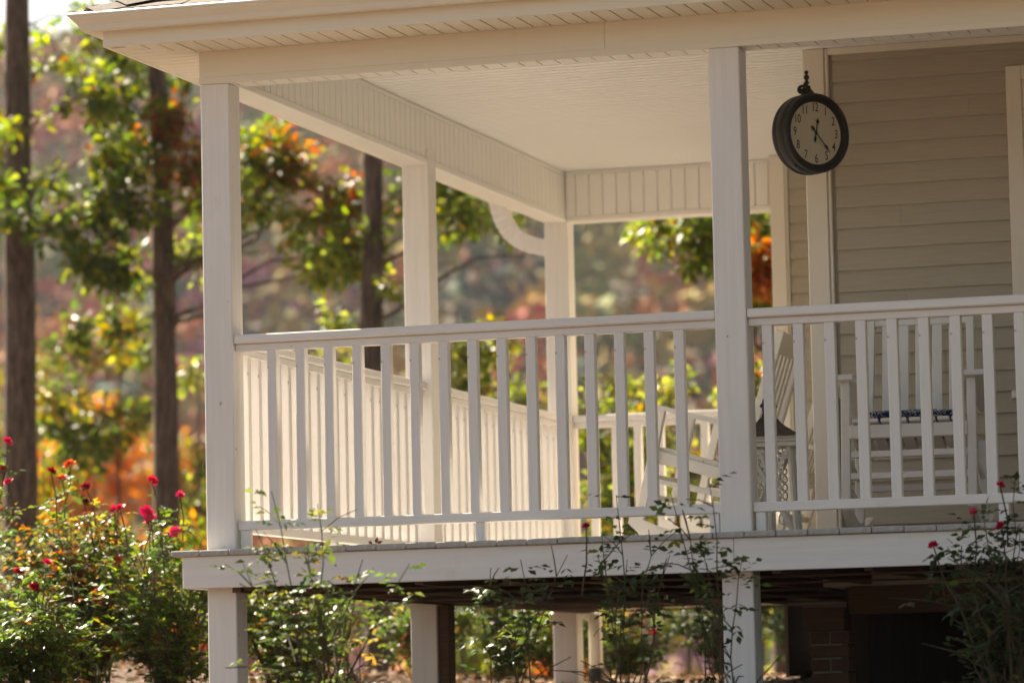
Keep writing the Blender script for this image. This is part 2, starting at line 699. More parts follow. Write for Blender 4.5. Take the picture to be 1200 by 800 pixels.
# K-style gutter with a mitred corner: profile (distance out from the fascia, z)
GP = [(.0005, 2.350), (.072, 2.347), (.078, 2.356), (.083, 2.372), (.098, 2.388), (.112, 2.402), (.116, 2.410), (.122, 2.412), (.122, 2.418), (.108, 2.418), (.108, 2.412),
      (.098, 2.398), (.080, 2.378), (.072, 2.354), (.0045, 2.354), (.0045, 2.425), (.0005, 2.425)]
O0 = -OV - .018
gv, gf = [], []
stations = [('f', XE), ('c', 0), ('s', YB + .32)]
for st, val in stations:
    for d, z in GP:
        if st == 'f':
            gv.append((val, O0 - d, z))
        elif st == 'c':
            gv.append((O0 - d, O0 - d, z))
        else:
            gv.append((O0 - d, val, z))
n_ = len(GP)
for s in range(2):
    for k in range(n_):
        k2 = (k + 1) % n_
        gf.append((s * n_ + k, s * n_ + k2, (s + 1) * n_ + k2, (s + 1) * n_ + k))
gf.append(tuple(range(n_)))
gf.append(tuple(range(2 * n_, 3 * n_))[::-1])
gut = MB().add(gv, gf).build('gutter', M['alu'], porch)
MB().tube([(XE, O0 - .116, 2.418), (O0 - .116, O0 - .116, 2.418), (O0 - .116, YB + .32, 2.418)], .0085, 10).build('rolled_lip', M['whiteh'], gut, smooth=True)
# lip seams and hangers along the gutter
for x in (-.12, 1.9, 4.9):
    MB().box(x, x + .03, O0 - .1235, O0 - .112, 2.4105, 2.4195).build('seam_strip', M['alu'], gut)

# downspout: fan-folded elbow from the side gutter back to the rear post, then down behind it
def rect_sweep(pts, wa, wb, ripple=0.):
    """rectangular pipe swept through points; wa across, wb in the bend plane"""
    mb = MB()
    pts = [Vector(p) for p in pts]
    side = Vector((0, 1, 0))
    vs, fs = [], []
    for i, p in enumerate(pts):
        d = (pts[min(i + 1, len(pts) - 1)] - pts[max(i - 1, 0)]).normalized()
        s = (side - d * side.dot(d)).normalized()
        u = d.cross(s)
        rp = 1 + (ripple if i % 2 else 0)
        for a, b_ in ((-1, -1), (1, -1), (1, 1), (-1, 1)):
            vs.append(p + s * a * wa / 2 * rp + u * b_ * wb / 2 * rp)
    for i in range(len(pts) - 1):
        for k in range(4):
            fs.append((i * 4 + k, i * 4 + (k + 1) % 4, i * 4 + 4 + (k + 1) % 4, i * 4 + 4 + k))
    fs.append((0, 1, 2, 3))
    fs.append(tuple(len(vs) - 4 + k for k in range(4)))
    return mb.add(vs, fs)


def arc(p0, p1, p2, n):
    p0, p1, p2 = Vector(p0), Vector(p1), Vector(p2)
    return [p0.lerp(p1, t).lerp(p1.lerp(p2, t), t) for t in [i / n for i in range(n + 1)]]


a0, a1, a2 = (-.345, 5.835, 2.37), (-.325, 5.835, 2.085), (-.13, 5.835, 2.035)
ds_pts = arc(a0, a1, a2, 22)
ds = rect_sweep(ds_pts, .080, .098, ripple=.07).build('downspout', M['white'], porch)
rect_sweep([a2, (.05, 5.835, 1.985)], .078, .095).build('offset_pipe', M['white'], ds)
MB().box(.02, .10, YB + .028, YB + .088, -.16, 2.03, .006).build('lower_pipe', M['trim'], ds)
rect_sweep([(.03, YB + .10, -.10), (.10, YB + .10, -.17), (.19, YB + .08, -.22)], .06, .06).build('kickout', M['trim'], ds)
MB().box(.165, .235, YB + .05, YB + .11, -.52, -.19, .006).build('lower_pipe', M['trim'], ds)
MB().box(.160, .240, YB + .045, YB + .115, -.80, -.5195, .004).build('drain_boot', M['plastic'], ds)

# porch roof: hip at the front left corner, asphalt shingles in courses
SL = math.tan(R(23))
EV = -OV - .045
rz0 = 2.437
RIDGE_Y = 3.0
top_z = rz0 + (RIDGE_Y - EV) * SL
rm = MB()
yb2 = 2 * RIDGE_Y - EV
A_, B_, C_, D_ = (EV, EV, rz0), (XE + 1, EV, rz0), (XE + 1, yb2, rz0), (EV, yb2, rz0)
E_, F_ = (EV + RIDGE_Y - EV, RIDGE_Y, top_z), (XE + 1, RIDGE_Y, top_z)
th = Vector((0, 0, .02))
pv = [Vector(p) for p in (A_, B_, C_, D_, E_, F_)]
rm.add(pv + [p - th for p in pv], [(0, 1, 5, 4), (2, 3, 4, 5), (3, 0, 4), (6, 10, 11, 7), (8, 11, 10, 9), (9, 10, 6), (0, 6, 7, 1), (1, 7, 8, 2), (2, 8, 9, 3), (3, 9, 6, 0), (1, 2, 5), (7, 11, 8)])
roof = rm.build('porch_roof', M['shingle'], porch)
sh = MB()
rs = random.Random(3)
nrm = Vector((0, -math.sin(R(23)), math.cos(R(23))))
slp = Vector((0, math.cos(R(23)), math.sin(R(23))))
for c in range(16):
    s0 = c * .14 - .03
    xx = EV + max(0, s0) * math.cos(R(23)) - .02 + (c % 2) * .09
    while xx < 6.5:
        ww = rs.uniform(.20, .30)
        h = rs.uniform(.006, .011)
        p = Vector((xx, EV, rz0)) + slp * s0
        q = [p + nrm * (h + .010), p + Vector((ww - .006, 0, 0)) + nrm * (h + .010), p + Vector((ww - .006, 0, 0)) + slp * .17 + nrm * .004, p + slp * .17 + nrm * .004]
        sh.add(q + [v - nrm * (h + .006) for v in q[:2]], [(0, 1, 2, 3), (4, 5, 1, 0)])
        xx += ww
sh.build('shingles', M['shingle'], roof, kind='stuff')
hp = MB()
hd = Vector((1, 1, SL)).normalized()
side = Vector((1, -1, 0)).normalized()
for c in range(18):
    p = Vector((EV, EV, rz0)) + hd * (c * .15 - .04) + Vector((0, 0, .028))
    q = [p - side * .12 + Vector((0, 0, -.035)), p + Vector((0, 0, .006)), p + side * .12 + Vector((0, 0, -.035))]
    q2 = [v + hd * .2 + Vector((0, 0, -.010)) for v in q]
    hp.add(q + q2, [(0, 1, 4, 3), (1, 2, 5, 4)])
hp.build('hip_shingles', M['shingle'], roof, kind='stuff')

# ---------------------------------------------------------------- house body
house = empty('house', (2.5, 2.0, 0), label='tan lap-sided house wall behind the porch with cream corner trim', cat='house')
house.location = (0, 0, 0)
Y1, XL, Y2, XL2 = 1.98, 2.42, 5.5, 1.432
wf = boxpart('front_wall', M['siding'], house, XL + .02, 12, Y1 + .015, Y1 + .20, -.19, HC + .3, 0)
ws = boxpart('recess_wall', M['siding'], house, XL2 + .02, XL + .0195, Y2 + .015, Y2 + .2, -.19, HC + .3, 0)
wl = boxpart('side_wall', M['siding'], house, XL + .0, XL + .0195, Y1 + .02, Y2 + .014, -.19, HC + .3, 0)
boxpart('rear_side_wall', M['siding'], house, XL2, XL2 + .0195, Y2 + .02, 13, -.6, HC + .3, 0)
boxpart('rear_wall', M['siding'], house, XL2 + .02, 12, 12.8, 13, -.6, HC + .3, 0)
boxpart('end_wall', M['siding'], house, 12.0005, 12.2, Y1 + .015, 13, -1.2, HC + .3, 0)


def siding(parent, x0, x1, yf, zline, lap, ztop):
    z = zline
    while z - lap > .0:
        z -= lap
    me = MB().extrude([(0, 0), (-.020, 0), (-.0205, .004), (-.002, lap + .010), (0, lap + .010)], 'x', x0, x1).mesh('siding_board', M['siding'])
    z -= lap
    rj = random.Random(int(x1 * 100))
    while z < ztop - .02:
        if x1 - x0 > 3:      # boards butt at uneven places
            xj = rj.choice((2.95, 3.2, 5.1, 5.6, 6.3)) + rj.uniform(-.12, .12)
            for xa, xb, dy in ((x0, xj, 0), (xj + .0015, x1, -.0012)):
                m2 = MB().extrude([(0, 0), (-.020 + dy, 0), (-.0205 + dy, .004), (-.002 + dy, lap + .010), (0, lap + .010)], 'x', xa, xb).mesh('siding_board', M['siding'])
                link('siding_board', m2, parent, (0, yf + .0145, z + rj.uniform(-.0015, .0015)))
        else:
            link('siding_board', me, parent, (0, yf + .0145, z))
        z += lap
    return me


siding(wf, XL + .125, 11.99, Y1, 1.4450, .1033, HC - .03)
siding(ws, XL2 + .10, XL + .0, Y2, 1.9324, .1033, HC)
# corner boards and the strip under the ceiling
ct = boxpart('corner_trim', M['trim'], house, XL - .018, XL + .087, Y1 - .022, Y1 + .0148, -.02, HC - .001, .004)
boxpart('trim_bead', M['trim'], ct, XL + .0875, XL + .106, Y1 - .014, Y1 + .0145, -.02, HC - .001, .004)
boxpart('corner_return', M['trim'], ct, XL - .018, XL - .0005, Y1 + .0152, Y1 + .10, -.02, HC - .001, .004)
c2 = boxpart('corner_trim', M['trim'], house, XL2 - .006, XL2 + .083, Y2 - .022, Y2 + .0148, -.02, HC - .001, .004)
boxpart('trim_bead', M['trim'], c2, XL2 + .0835, XL2 + .098, Y2 - .014, Y2 + .0145, -.02, HC - .001, .004)
boxpart('corner_return', M['trim'], c2, XL2 - .006, XL2 - .0005, Y2 + .0152, YB + .1, -.02, HB + .0, .004)
boxpart('ceiling_trim', M['trim'], house, XL + .1065, 12, Y1 - .020, Y1 + .0008, HC - .034, HC - .001, .003)
# window beside the corner, mostly beyond the frame
win = boxpart('window', M['trim'], house, 3.40, 3.475, Y1 - .030, Y1 - .0005, .72, 2.288, .003)
boxpart('casing', M['trim'], win, 4.525, 4.60, Y1 - .030, Y1 - .0005, .72, 2.288, .003)
boxpart('casing', M['trim'], win, 3.4755, 4.5245, Y1 - .030, Y1 - .0005, 2.22, 2.288, .003)
boxpart('sill', M['trim'], win, 3.38, 4.62, Y1 - .05, Y1 - .0005, .68, .7195, .003)
boxpart('sash', M['trim'], win, 3.4755, 3.53, Y1 - .022, Y1 - .0006, .7205, 2.2195, .002)
boxpart('sash', M['trim'], win, 4.47, 4.5245, Y1 - .022, Y1 - .0006, .7205, 2.2195, .002)
boxpart('sash', M['trim'], win, 3.5305, 4.4695, Y1 - .022, Y1 - .0006, 1.45, 1.50, .002)
boxpart('pane', M['glass'], win, 3.5305, 4.4695, Y1 - .014, Y1 - .0007, 1.5005, 2.2195, 0)
boxpart('pane', M['glass'], win, 3.5305, 4.4695, Y1 - .012, Y1 - .0008, .7205, 1.4495, 0)

# foundation: band board, timber block, brick pier and the dark crawl space
boxpart('band_board', M['lumber'], house, XL + .13, 12, Y1 - .01, Y1 + .16, -.325, -.1905, .003)
boxpart('timber_block', M['lumber'], house, XL - .09, XL + .11, Y1 - .04, Y1 + .14, -.405, -.2885, .004)
pier = boxpart('brick_pier', M['mortar'], house, XL - .058, XL + .088, Y1 - .008, Y1 + .118, -1.1, -.406, 0)
bm_ = MB().box(0, .19, 0, .09, 0, .056, .004).mesh('brick', M['brick'])
bh_ = MB().box(0, .092, 0, .09, 0, .056, .004).mesh('brick', M['brick'])
z = -.465
row = 0
while z > -1.1:
    x0 = XL - .065
    if row % 2 == 0:
        link('brick', bh_, pier, (x0, Y1 - .015, z)); link('brick', bh_, pier, (x0 + .10, Y1 - .015, z))
        link('brick', bh_, pier, (x0, Y1 + .085, z)); link('brick', bh_, pier, (x0 + .10, Y1 + .085, z))
    else:
        link('brick', bm_, pier, (x0 - .0, Y1 - .016, z)); link('brick', bm_, pier, (x0 - .0, Y1 + .084, z))
    z -= .066
    row += 1
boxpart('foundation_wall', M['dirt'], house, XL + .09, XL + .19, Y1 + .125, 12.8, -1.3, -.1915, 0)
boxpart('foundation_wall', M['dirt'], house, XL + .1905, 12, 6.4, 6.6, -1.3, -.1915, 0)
boxpart('floor_underside', M['lumber'], house, XL + .1905, 12, Y1 + .165, 6.39, -.20, -.1915, 0)

# main roof over the rear block
mr = MB()
px = [(XL2 - .4, Y2 + .9, 2.75), (12.6, Y2 + .9, 2.75), (12.6, 13.4, 2.75), (XL2 - .4, 13.4, 2.75), (XL2 + 3, 9.6, 4.4), (12.6, 9.6, 4.4)]
pv = [Vector(p) for p in px]
mr.add(pv + [p - Vector((0, 0, .12)) for p in pv], [(0, 1, 5, 4), (2, 3, 4, 5), (3, 0, 4), (6, 7, 11, 10), (8, 9, 10, 11), (9, 6, 10), (0, 6, 7, 1), (1, 7, 8, 2), (2, 8, 9, 3), (3, 9, 6, 0), (1, 2, 5), (7, 11, 8)])
mr.build('main_roof', M['shingle'], house)

# ------------------------------------------------------------------ railings
BW = .0455
bal_me = MB().box(-BW / 2, BW / 2, -BW / 2, BW / 2, .118, .9345, .003).mesh('baluster', M['white'])


def railing(p0, p1, label, bals, blocks, rz, group='white porch railings'):
    """p0 -> p1 along local x; bals: local distances"""
    p0, p1 = Vector(p0), Vector(p1)
    L = (p1 - p0).length
    root = empty('porch_railing', p0, rz, label, 'railing', group)
    MB().box(.0015, L - .0015, -.048, .048, .937, .978, .006).build('top_rail', M['whiteh'], root)
    MB().box(.0015, L - .0015, -.027, .027, .902, .9365, .004).build('sub_rail', M['whiteh'], root)
    MB().box(.0015, L - .0015, -.027, .027, .088, .131, .004).build('bottom_rail', M['whiteh'], root)
    for b_ in bals:
        link('baluster', bal_me, root, (b_, random.uniform(-.001, .001), 0), (0, 0, random.uniform(-.012, .012)))
    for b_ in blocks:
        MB().box(b_ - .022, b_ + .022, -.022, .022, .0015, .0875, .003).build('foot_block', M['white'], root)
    return root


YR = .055
bx = [.725 + .1362 * k for k in range(-4, 12)]
bx = [b_ for b_ in bx if b_ > .25]
railing((W, YR, 0), (XP[1], YR, 0), 'front railing bay between the corner post and the post beside the clock', [b_ - W for b_ in bx], [.034, 1.29 - W + .0, XP[1] - W - .034], 0)
x0 = XP[1] + W
railing((x0, YR, 0), (XP[2], YR, 0), 'front railing bay in front of the rocking chair with the blue cushion', [2.622 - x0 + .1386 * k for k in range(16)], [.034, 1.1, XP[2] - x0 - .034], 0)
x0 = XP[2] + W
railing((x0, YR, 0), (XP[3], YR, 0), 'front railing bay along the far window end of the porch', [.07 + .1386 * k for k in range(16)], [.034, 1.1], 0)
nb = int((YP3 - W) / .137)
railing((.07, W, 0), (.07, YP3, 0), 'side railing bay running back from the porch corner post', [.068 + .1358 * k for k in range(20)], [1.4], R(90))
railing((.07, YP3 + W, 0), (.07, YP4, 0), 'side railing bay ending at the post with the downspout', [.068 + .1349 * k for k in range(19)], [1.3], R(90))
railing((W + .006, YP4 + .07, 0), (XL2 - .007, YP4 + .07, 0), 'short rear railing behind the white rocking chairs', [.115 + .1365 * k for k in range(9)], [.65], 0)

# ------------------------------------------------------------------ clock
CN = R(50)
ck = empty('hanging_clock', (2.517, 1.56, 1.960), 0, 'round dark bronze double-faced clock with ivory dial hung by the corner trim', 'clock')
ck.rotation_euler = (0, 0, CN)     # local -Y is the dial's normal


def lathe_y(prof, n=48):
    """profile of (radius, y) revolved about local y"""
    mb = MB()
    vs, fs = [], []
    for r_, y_ in prof:
        for k in range(n):
            a = 2 * math.pi * k / n
            vs.append((r_ * math.cos(a), y_, r_ * math.sin(a)))
    for i in range(len(prof) - 1):
        for k in range(n):
            k2 = (k + 1) % n
            fs.append((i * n + k, i * n + k2, (i + 1) * n + k2, (i + 1) * n + k))
    return mb.add(vs, fs)


T2 = .052
prof = [(.165, -T2 + .012), (.168, -T2 - .004), (.178, -T2 - .010), (.190, -T2 - .004), (.193, -T2 + .010), (.186, -T2 + .018), (.186, -T2 + .026), (.192, -T2 + .032), (.194, -T2 + .046),
        (.194, T2 - .046), (.192, T2 - .032), (.186, T2 - .026), (.186, T2 - .018), (.193, T2 - .010), (.190, T2 + .004), (.178, T2 + .010), (.168, T2 + .004), (.165, T2 - .012)]
lathe_y(prof).build('case', M['darkmetal'], ck, smooth=True)
lathe_y([(.150, -T2 + .013), (.156, -T2 + .006), (.166, -T2 + .002), (.170, -T2 + .010)]).build('bezel', M['darkmetal'], ck, smooth=True)


def disc(r_, y_, n=48):
    return MB().add([(r_ * math.cos(2 * math.pi * k / n), y_, r_ * math.sin(2 * math.pi * k / n)) for k in range(n)] +
                    [(r_ * math.cos(2 * math.pi * k / n), y_ + .003, r_ * math.sin(2 * math.pi * k / n)) for k in range(n)],
                    [tuple(range(n)), tuple(range(n, 2 * n))] + [(k, (k + 1) % n, n + (k + 1) % n, n + k) for k in range(n)])


dial = disc(.160, -T2 + .0125).build('dial', M['dial'], ck)
disc(.160, T2 - .0155).build('rear_dial', M['dial'], ck)
YD = -T2 + .0110


def text_mesh(s, size):
    c = bpy.data.curves.new('txt', 'FONT')
    c.body = s
    c.size = size
    c.align_x = 'CENTER'
    c.align_y = 'CENTER'
    c.extrude = .0004
    c.offset = .0002
    o = bpy.data.objects.new('txt', c)
    COL.objects.link(o)
    dg = bpy.context.evaluated_depsgraph_get()
    me = bpy.data.meshes.new_from_object(o.evaluated_get(dg))
    bpy.data.objects.remove(o)
    me.name = 'numeral'
    me.materials.clear()
    me.materials.append(M['black'])
    return me


for h in range(1, 13):
    a = math.pi / 2 - h * math.pi / 6
    o = link('numeral', text_mesh(str(h), .052), dial, (.124 * math.cos(a), YD + .0008, .124 * math.sin(a)), (math.pi / 2, 0, 0))
    o.scale = (.78, 1.15, 1)
# minute ring dots
mk = MB()
for k in range(60):
    a = 2 * math.pi * k / 60
    c_, s_ = math.cos(a), math.sin(a)
    if k % 5 == 0:
        mk.box(.149 * c_ - .0012, .149 * c_ + .0012, YD, YD + .001, .149 * s_ - .0012, .149 * s_ + .0012)
mk.build('minute_marks', M['black'], dial)
# faint small dial above the six
n_ = 40
sd = MB()
for r_a, r_b in ((.036, .0375),):
    vs = []
    for k in range(n_):
        a = 2 * math.pi * k / n_
        vs += [(r_a * math.cos(a), YD + .0007, r_a * math.sin(a) - .078), (r_b * math.cos(a), YD + .0007, r_b * math.sin(a) - .078)]
    sd.add(vs, [(2 * k, 2 * k + 1, (2 * k + 3) % (2 * n_), (2 * k + 2) % (2 * n_)) for k in range(n_)])
sd.build('small_dial_ring', M['grey'], dial)


def hand(ang_deg, L, wd, spade, yy, name):
    a = R(90 - ang_deg)
    d = Vector((math.cos(a), 0, math.sin(a)))
    s = Vector((-math.sin(a), 0, math.cos(a)))
    prof = [(-.045, .003), (-.030, .008), (-.012, .003), (L * .45, wd), (L * .60, wd), (L * .68, spade), (L * .78, spade * .8), (L * .88, wd * .8), (L, .0006)]
    vs = []
    for u, h_ in prof:
        vs.append(d * u + s * h_)
    for u, h_ in reversed(prof):
        vs.append(d * u - s * h_)
    n = len(vs)
    mb = MB()
    mb.add([(v.x, yy, v.z) for v in vs] + [(v.x, yy - .0012, v.z) for v in vs], [tuple(range(n)), tuple(range(n, 2 * n))[::-1]] + [(k, (k + 1) % n, n + (k + 1) % n, n + k) for k in range(n)])
    mb.build(name, M['black'], ck)


hand(11.5, .078, .0026, .0095, YD - .002, 'hour_hand')
hand(138, .120, .0024, .0070, YD - .005, 'minute_hand')
lathe_y([(.0, YD - .009), (.006, YD - .008), (.007, YD - .001)], 12).build('hub', M['black'], ck)
# hanger, bracket arm to the trim, finial and scroll
inv = Matrix.Rotation(-CN, 3, 'Z')


def wl_(v):        # world offset -> clock-local
    return inv @ Vector(v)


MB().tube([wl_((-.010, 0, .19)), wl_((-.008, 0, .235))], .014, 10).build('hanger', M['darkmetal'], ck)
MB().tube([wl_((-.010, -.045, .232)), wl_((-.02, .2, .215)), wl_((-.035, .398, .195))], [.011, .011, .011], 10).build('bracket_arm', M['darkmetal'], ck)
MB().box(-.022, .022, -.006, .006, -.07, .04, .003, Matrix.Translation(wl_((-.035, .392, .175))) @ inv.to_4x4()).build('bracket_plate', M['darkmetal'], ck)
fin = MB()
fin.tube([wl_((-.010, -.01, .24 + d)) for d in (0, .008, .014, .022, .028, .034, .044, .050)], [.009, .015, .008, .007, .013, .014, .011, .003], 12)
fin.tube([wl_((-.010, -.01, .288 + d)) for d in (0, .006, .014, .020)], [.004, .010, .010, .003], 12)
fin.build('finial', M['darkmetal'], ck, smooth=True)
sc = []
for k in range(22):
    a = -math.pi / 2 + k * .42
    rr = .026 - k * .0009
    sc.append(wl_((-.034 + rr * math.cos(a), -.012, .214 + rr * math.sin(a))))
MB().tube(sc, .0075, 8).build('scroll', M['darkmetal'], ck, smooth=True)
lathe_y([(.0, -.01), (.012, -.008), (.014, 0), (.012, .008), (0, .01)], 12).build('scroll_boss', M['darkmetal'], ck, loc=wl_((-.036, -.012, .210)), smooth=True)
lathe_y([(.0, -.004), (.006, 0), (.0, .004)], 8).build('case_screw', M['darkmetal'], ck, loc=(-.11, -.02, -.161))


# ------------------------------------------------------------------ rocking chairs
def rocking_chair(loc, rz, tilt, label):
    """local: faces -Y, x across; origin on the floor under the seat. tilt leans the whole chair back"""
    root = empty('rocking_chair', loc, 0, label, 'rocking chair', 'white rocking chairs on the porch')
    root.rotation_euler = Matrix.Rotation(rz, 3, 'Z').to_euler()
    T = Matrix.Translation((0, .02, 1.15)) @ Matrix.Rotation(-tilt, 4, 'X') @ Matrix.Translation((0, -.02, -1.15))
    CH = M['chair']

    def B(name, a, b, wx, wz, upv=(0, 0, 1), c=.003):
        a = T @ Vector(a)
        b = T @ Vector(b)
        return MB().bar(a, b, wx, wz, c, T.to_3x3() @ Vector(upv)).build(name, CH, root)
    HW = .285
    for s in (-1, 1):
        B('leg', (s * HW, -.235, .085), (s * HW, -.245, .640), .040, .042, (0, 1, 0))            # front leg
        B('leg', (s * HW, .215, .085), (s * HW, .225, .46), .040, .042, (0, 1, 0))              # rear leg
        B('back_post', (s * (HW - .045), .205, .38), (s * (HW - .055), .255, 1.150), .036, .044, (0, 1, 0))
        # armrest: broad flat board with a rounded nose
        ar = MB()
        xs_ = s * (HW + .010)
        outl = [(-.05, -.31), (.05, -.31), (.058, -.26), (.055, -.05), (.034, .22), (.028, .315), (-.028, .315), (-.034, .22), (-.055, -.05), (-.058, -.26)]
        n = len(outl)
        v0 = [T @ Vector((xs_ + p[0], p[1], .640 + (p[1] + .3) * -.03)) for p in outl]
        v1 = [T @ Vector((xs_ + p[0], p[1], .664 + (p[1] + .3) * -.03)) for p in outl]
        ar.add(v0 + v1, [tuple(range(n))[::-1], tuple(range(n, 2 * n))] + [(k, (k + 1) % n, n + (k + 1) % n, n + k) for k in range(n)])
        ar.build('armrest', CH, root)
        # rocker: curved board
        rk = MB()
        vs = []
        N = 16
        for k in range(N + 1):
            y = -.29 + .84 * k / N
            zc = 1.15 - math.sqrt(1.15 ** 2 - (y - .02) ** 2)
            q = Vector((0, y, zc))
            for dz in (0.0, .062):
                for dx in (-.017, .017):
                    v = Vector((s * HW + dx, y, zc + dz))
                    # the rocker rolls on the floor when the chair tilts
                    vs.append(T @ v)
        fs = []
        for k in range(N):
            a, b = k * 4, k * 4 + 4
            for i, j in ((0, 1), (1, 3), (3, 2), (2, 0)):
                fs.append((a + i, a + j, b + j, b + i))
        fs += [(0, 1, 3, 2), (N * 4, N * 4 + 1, N * 4 + 3, N * 4 + 2)]
        rk.add(vs, fs).build('rocker', CH, root)
        for zz in (.17, .29):
            B('side_stretcher', (s * HW, -.22, zz), (s * HW, .20, zz), .020, .026)
        B('seat_rail', (s * (HW - .03), -.255, .415), (s * (HW - .03), .225, .385), .022, .060)
    # seat slats run front to back
    for k in range(8):
        x = -.224 + k * .064
        B('seat_slat', (x, -.29, .452), (x, .01, .436), .052, .018)
        B('seat_slat', (x, .012, .4358), (x, .215, .424), .052, .018)
    B('seat_apron', (-HW + .02, -.262, .405), (HW - .02, -.262, .405), .022, .062)
    B('front_stretcher', (-HW + .02, -.238, .305), (HW - .02, -.238, .305), .024, .030)
    B('front_stretcher', (-HW + .02, -.238, .205), (HW - .02, -.238, .205), .024, .030)
    B('rear_stretcher', (-HW + .02, .215, .25), (HW - .02, .215, .25), .024, .030)
    # back: crest rail, lower rail, slats
    bd = Vector((0, .05, .75)).normalized()
    nb_ = (0, bd.z, -bd.y)

    def bp_(t, x):
        return (x, .205 + .05 * t, .40 + .75 * t)
    B('crest_rail', bp_(.92, -HW + .07), bp_(.92, HW - .07), .026, .115, bd)
    B('lower_rail', bp_(.10, -HW + .07), bp_(.10, HW - .07), .024, .060, bd)
    for k in range(5):
        x = -.156 + k * .078
        B('back_slat', bp_(.135, x), bp_(.865, x), .046, .012, (0, 1, -.06))
    return root


rocking_chair((3.075, 1.12, 0), R(4), R(10), 'white slatted rocking chair with a blue patterned cushion before the tan wall')
rocking_chair((1.945, 2.49, 0), R(-91), R(14), 'white rocking chair seen side-on beside the pierced metal lantern')
rocking_chair((1.95, 3.72, 0), R(-90), R(16), 'white rocking chair half hidden behind the house corner trim')

cu = MB()
N = 14
vs, fs = [], []
for side_ in (1, -1):
    for j in range(N + 1):
        for i in range(N + 1):
            u, v = i / N * 2 - 1, j / N * 2 - 1
            e = max(0, (1 - abs(u) ** 4)) * max(0, (1 - abs(v) ** 4))
            vs.append((u * .225, v * .215, side_ * .026 * e ** .45 + .002 * math.sin(u * 7) * e))
for s_ in range(2):
    for j in range(N):
        for i in range(N):
            a = s_ * (N + 1) ** 2 + j * (N + 1) + i
            fs.append((a, a + 1, a + N + 2, a + N + 1))
cu.add(vs, fs)
cuo = cu.build('seat_cushion', M['cushion'], None, loc=(3.085, .975, .505), rot=(R(-12.5), 0, R(4)), smooth=True)
tag(cuo, 'thin seat cushion with navy and white scroll print on the rocking chair', 'cushion')

# ------------------------------------------------------------------ lantern
ln = empty('garden_lantern', (2.405, .98, 0), R(8), 'white pierced metal lantern with flared dark pagoda roof on the deck', 'lantern')
ln.scale = (.83, .83, .94)


def pagoda(z0, r0_, h, n=8, conc=.55):
    mb = MB()
    vs, fs = [], []
    for k in range(n + 1):
        t = k / n
        r_ = r0_ * (1 - t) ** (1 + conc) + .028 * t
        z = z0 + h * t
        st = .004 if k % 2 else 0
        for a, b_ in ((-1, -1), (1, -1), (1, 1), (-1, 1)):
            vs.append((a * (r_ + st), b_ * (r_ + st), z))
    for k in range(n):
        for i in range(4):
            j = (i + 1) % 4
            fs.append((k * 4 + i, k * 4 + j, k * 4 + 4 + j, k * 4 + 4 + i))
    fs.append((0, 1, 2, 3))
    fs.append(tuple(n * 4 + i for i in range(4)))
    return mb.add(vs, fs)


rf = pagoda(.505, .190, .125, 10).build('roof', M['roofmetal'], ln)
MB().box(-.034, .034, -.034, .034, .6305, .655, .003).build('cap', M['roofmetal'], rf)
pagoda(.6555, .046, .040, 4, .3).build('cap_roof', M['roofmetal'], rf)
MB().tube([(0, 0, .694), (0, 0, .702), (0, 0, .714)], [.005, .010, .003], 8).build('knob', M['roofmetal'], rf)
tr = MB()
tr.box(-.175, .175, -.175, .175, .478, .4905, .003)
tr.box(-.160, .160, -.160, .160, .4545, .4775, .003)
tr.box(-.168, .168, -.168, .168, .491, .5045, .002)
tr.build('cornice', M['iron'], ln)
for sx in (-1, 1):
    for sy in (-1, 1):
        MB().bar((sx * .150, sy * .150, .002), (sx * .118, sy * .118, .454), .022, .022, .002).build('leg', M['iron'], ln)


def panel(rot):
    """pierced cast panel: crossing bars and rows of rings"""
    p = MB()
    yy = -.128
    R4 = Matrix.Rotation(rot, 4, 'Z')
    def P(x, z):
        return R4 @ Vector((x, yy - (.454 - z) * .045, z))
    def bar(a, b, w_):
        p.bar(P(*a), P(*b), .008, w_, 0, R4.to_3x3() @ Vector((1, 0, 0)))
    bar((-.108, .44), (.135, .02), .020)
    bar((.108, .44), (-.135, .02), .020)
    bar((-.05, .44), (.05, .16), .014)
    bar((.05, .44), (-.05, .16), .014)
    bar((0, .45), (0, .02), .024)
    bar((-.125, .155), (.125, .155), .016)
    bar((-.11, .40), (.11, .40), .012)
    for zc in (.425, .385, .345, .305, .265, .225, .190):
        for xc in (-.068, -.034, .034, .068):
            ring = [P(xc + .014 * math.cos(a), zc + .017 * math.sin(a)) for a in [2 * math.pi * k / 10 for k in range(11)]]
            p.tube(ring, .0048, 5, cap=False)
    for s in (-1, 1):
        sp = []
        for k in range(18):
            a = k * .45
            rr = .040 - .0019 * k
            sp.append(P(s * (.075 + rr * math.cos(a) * .8), .095 + rr * math.sin(a)))
        p.tube(sp, .005, 5)
    return p


for k in range(4):
    panel(k * math.pi / 2).build('pierced_panel', M['iron'], ln)

# ------------------------------------------------------------------ trees
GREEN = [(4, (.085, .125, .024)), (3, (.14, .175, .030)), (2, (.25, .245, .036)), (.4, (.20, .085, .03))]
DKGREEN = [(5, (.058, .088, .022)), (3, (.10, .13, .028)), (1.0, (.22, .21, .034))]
YELLOW = [(3, (.19, .175, .032)), (2, (.27, .20, .035)), (3, (.10, .125, .028)), (.6, (.30, .17, .04))]
LIME = [(3, (.20, .23, .05)), (2, (.28, .29, .065)), (2, (.10, .14, .03)), (.5, (.33, .24, .05))]
RED = [(2, (.24, .07, .034)), (2, (.30, .13, .045)), (3.5, (.11, .12, .028)), (1.5, (.20, .19, .035))]
ORANGE = [(3, (.42, .15, .04)), (2, (.33, .09, .035)), (1, (.24, .20, .04))]


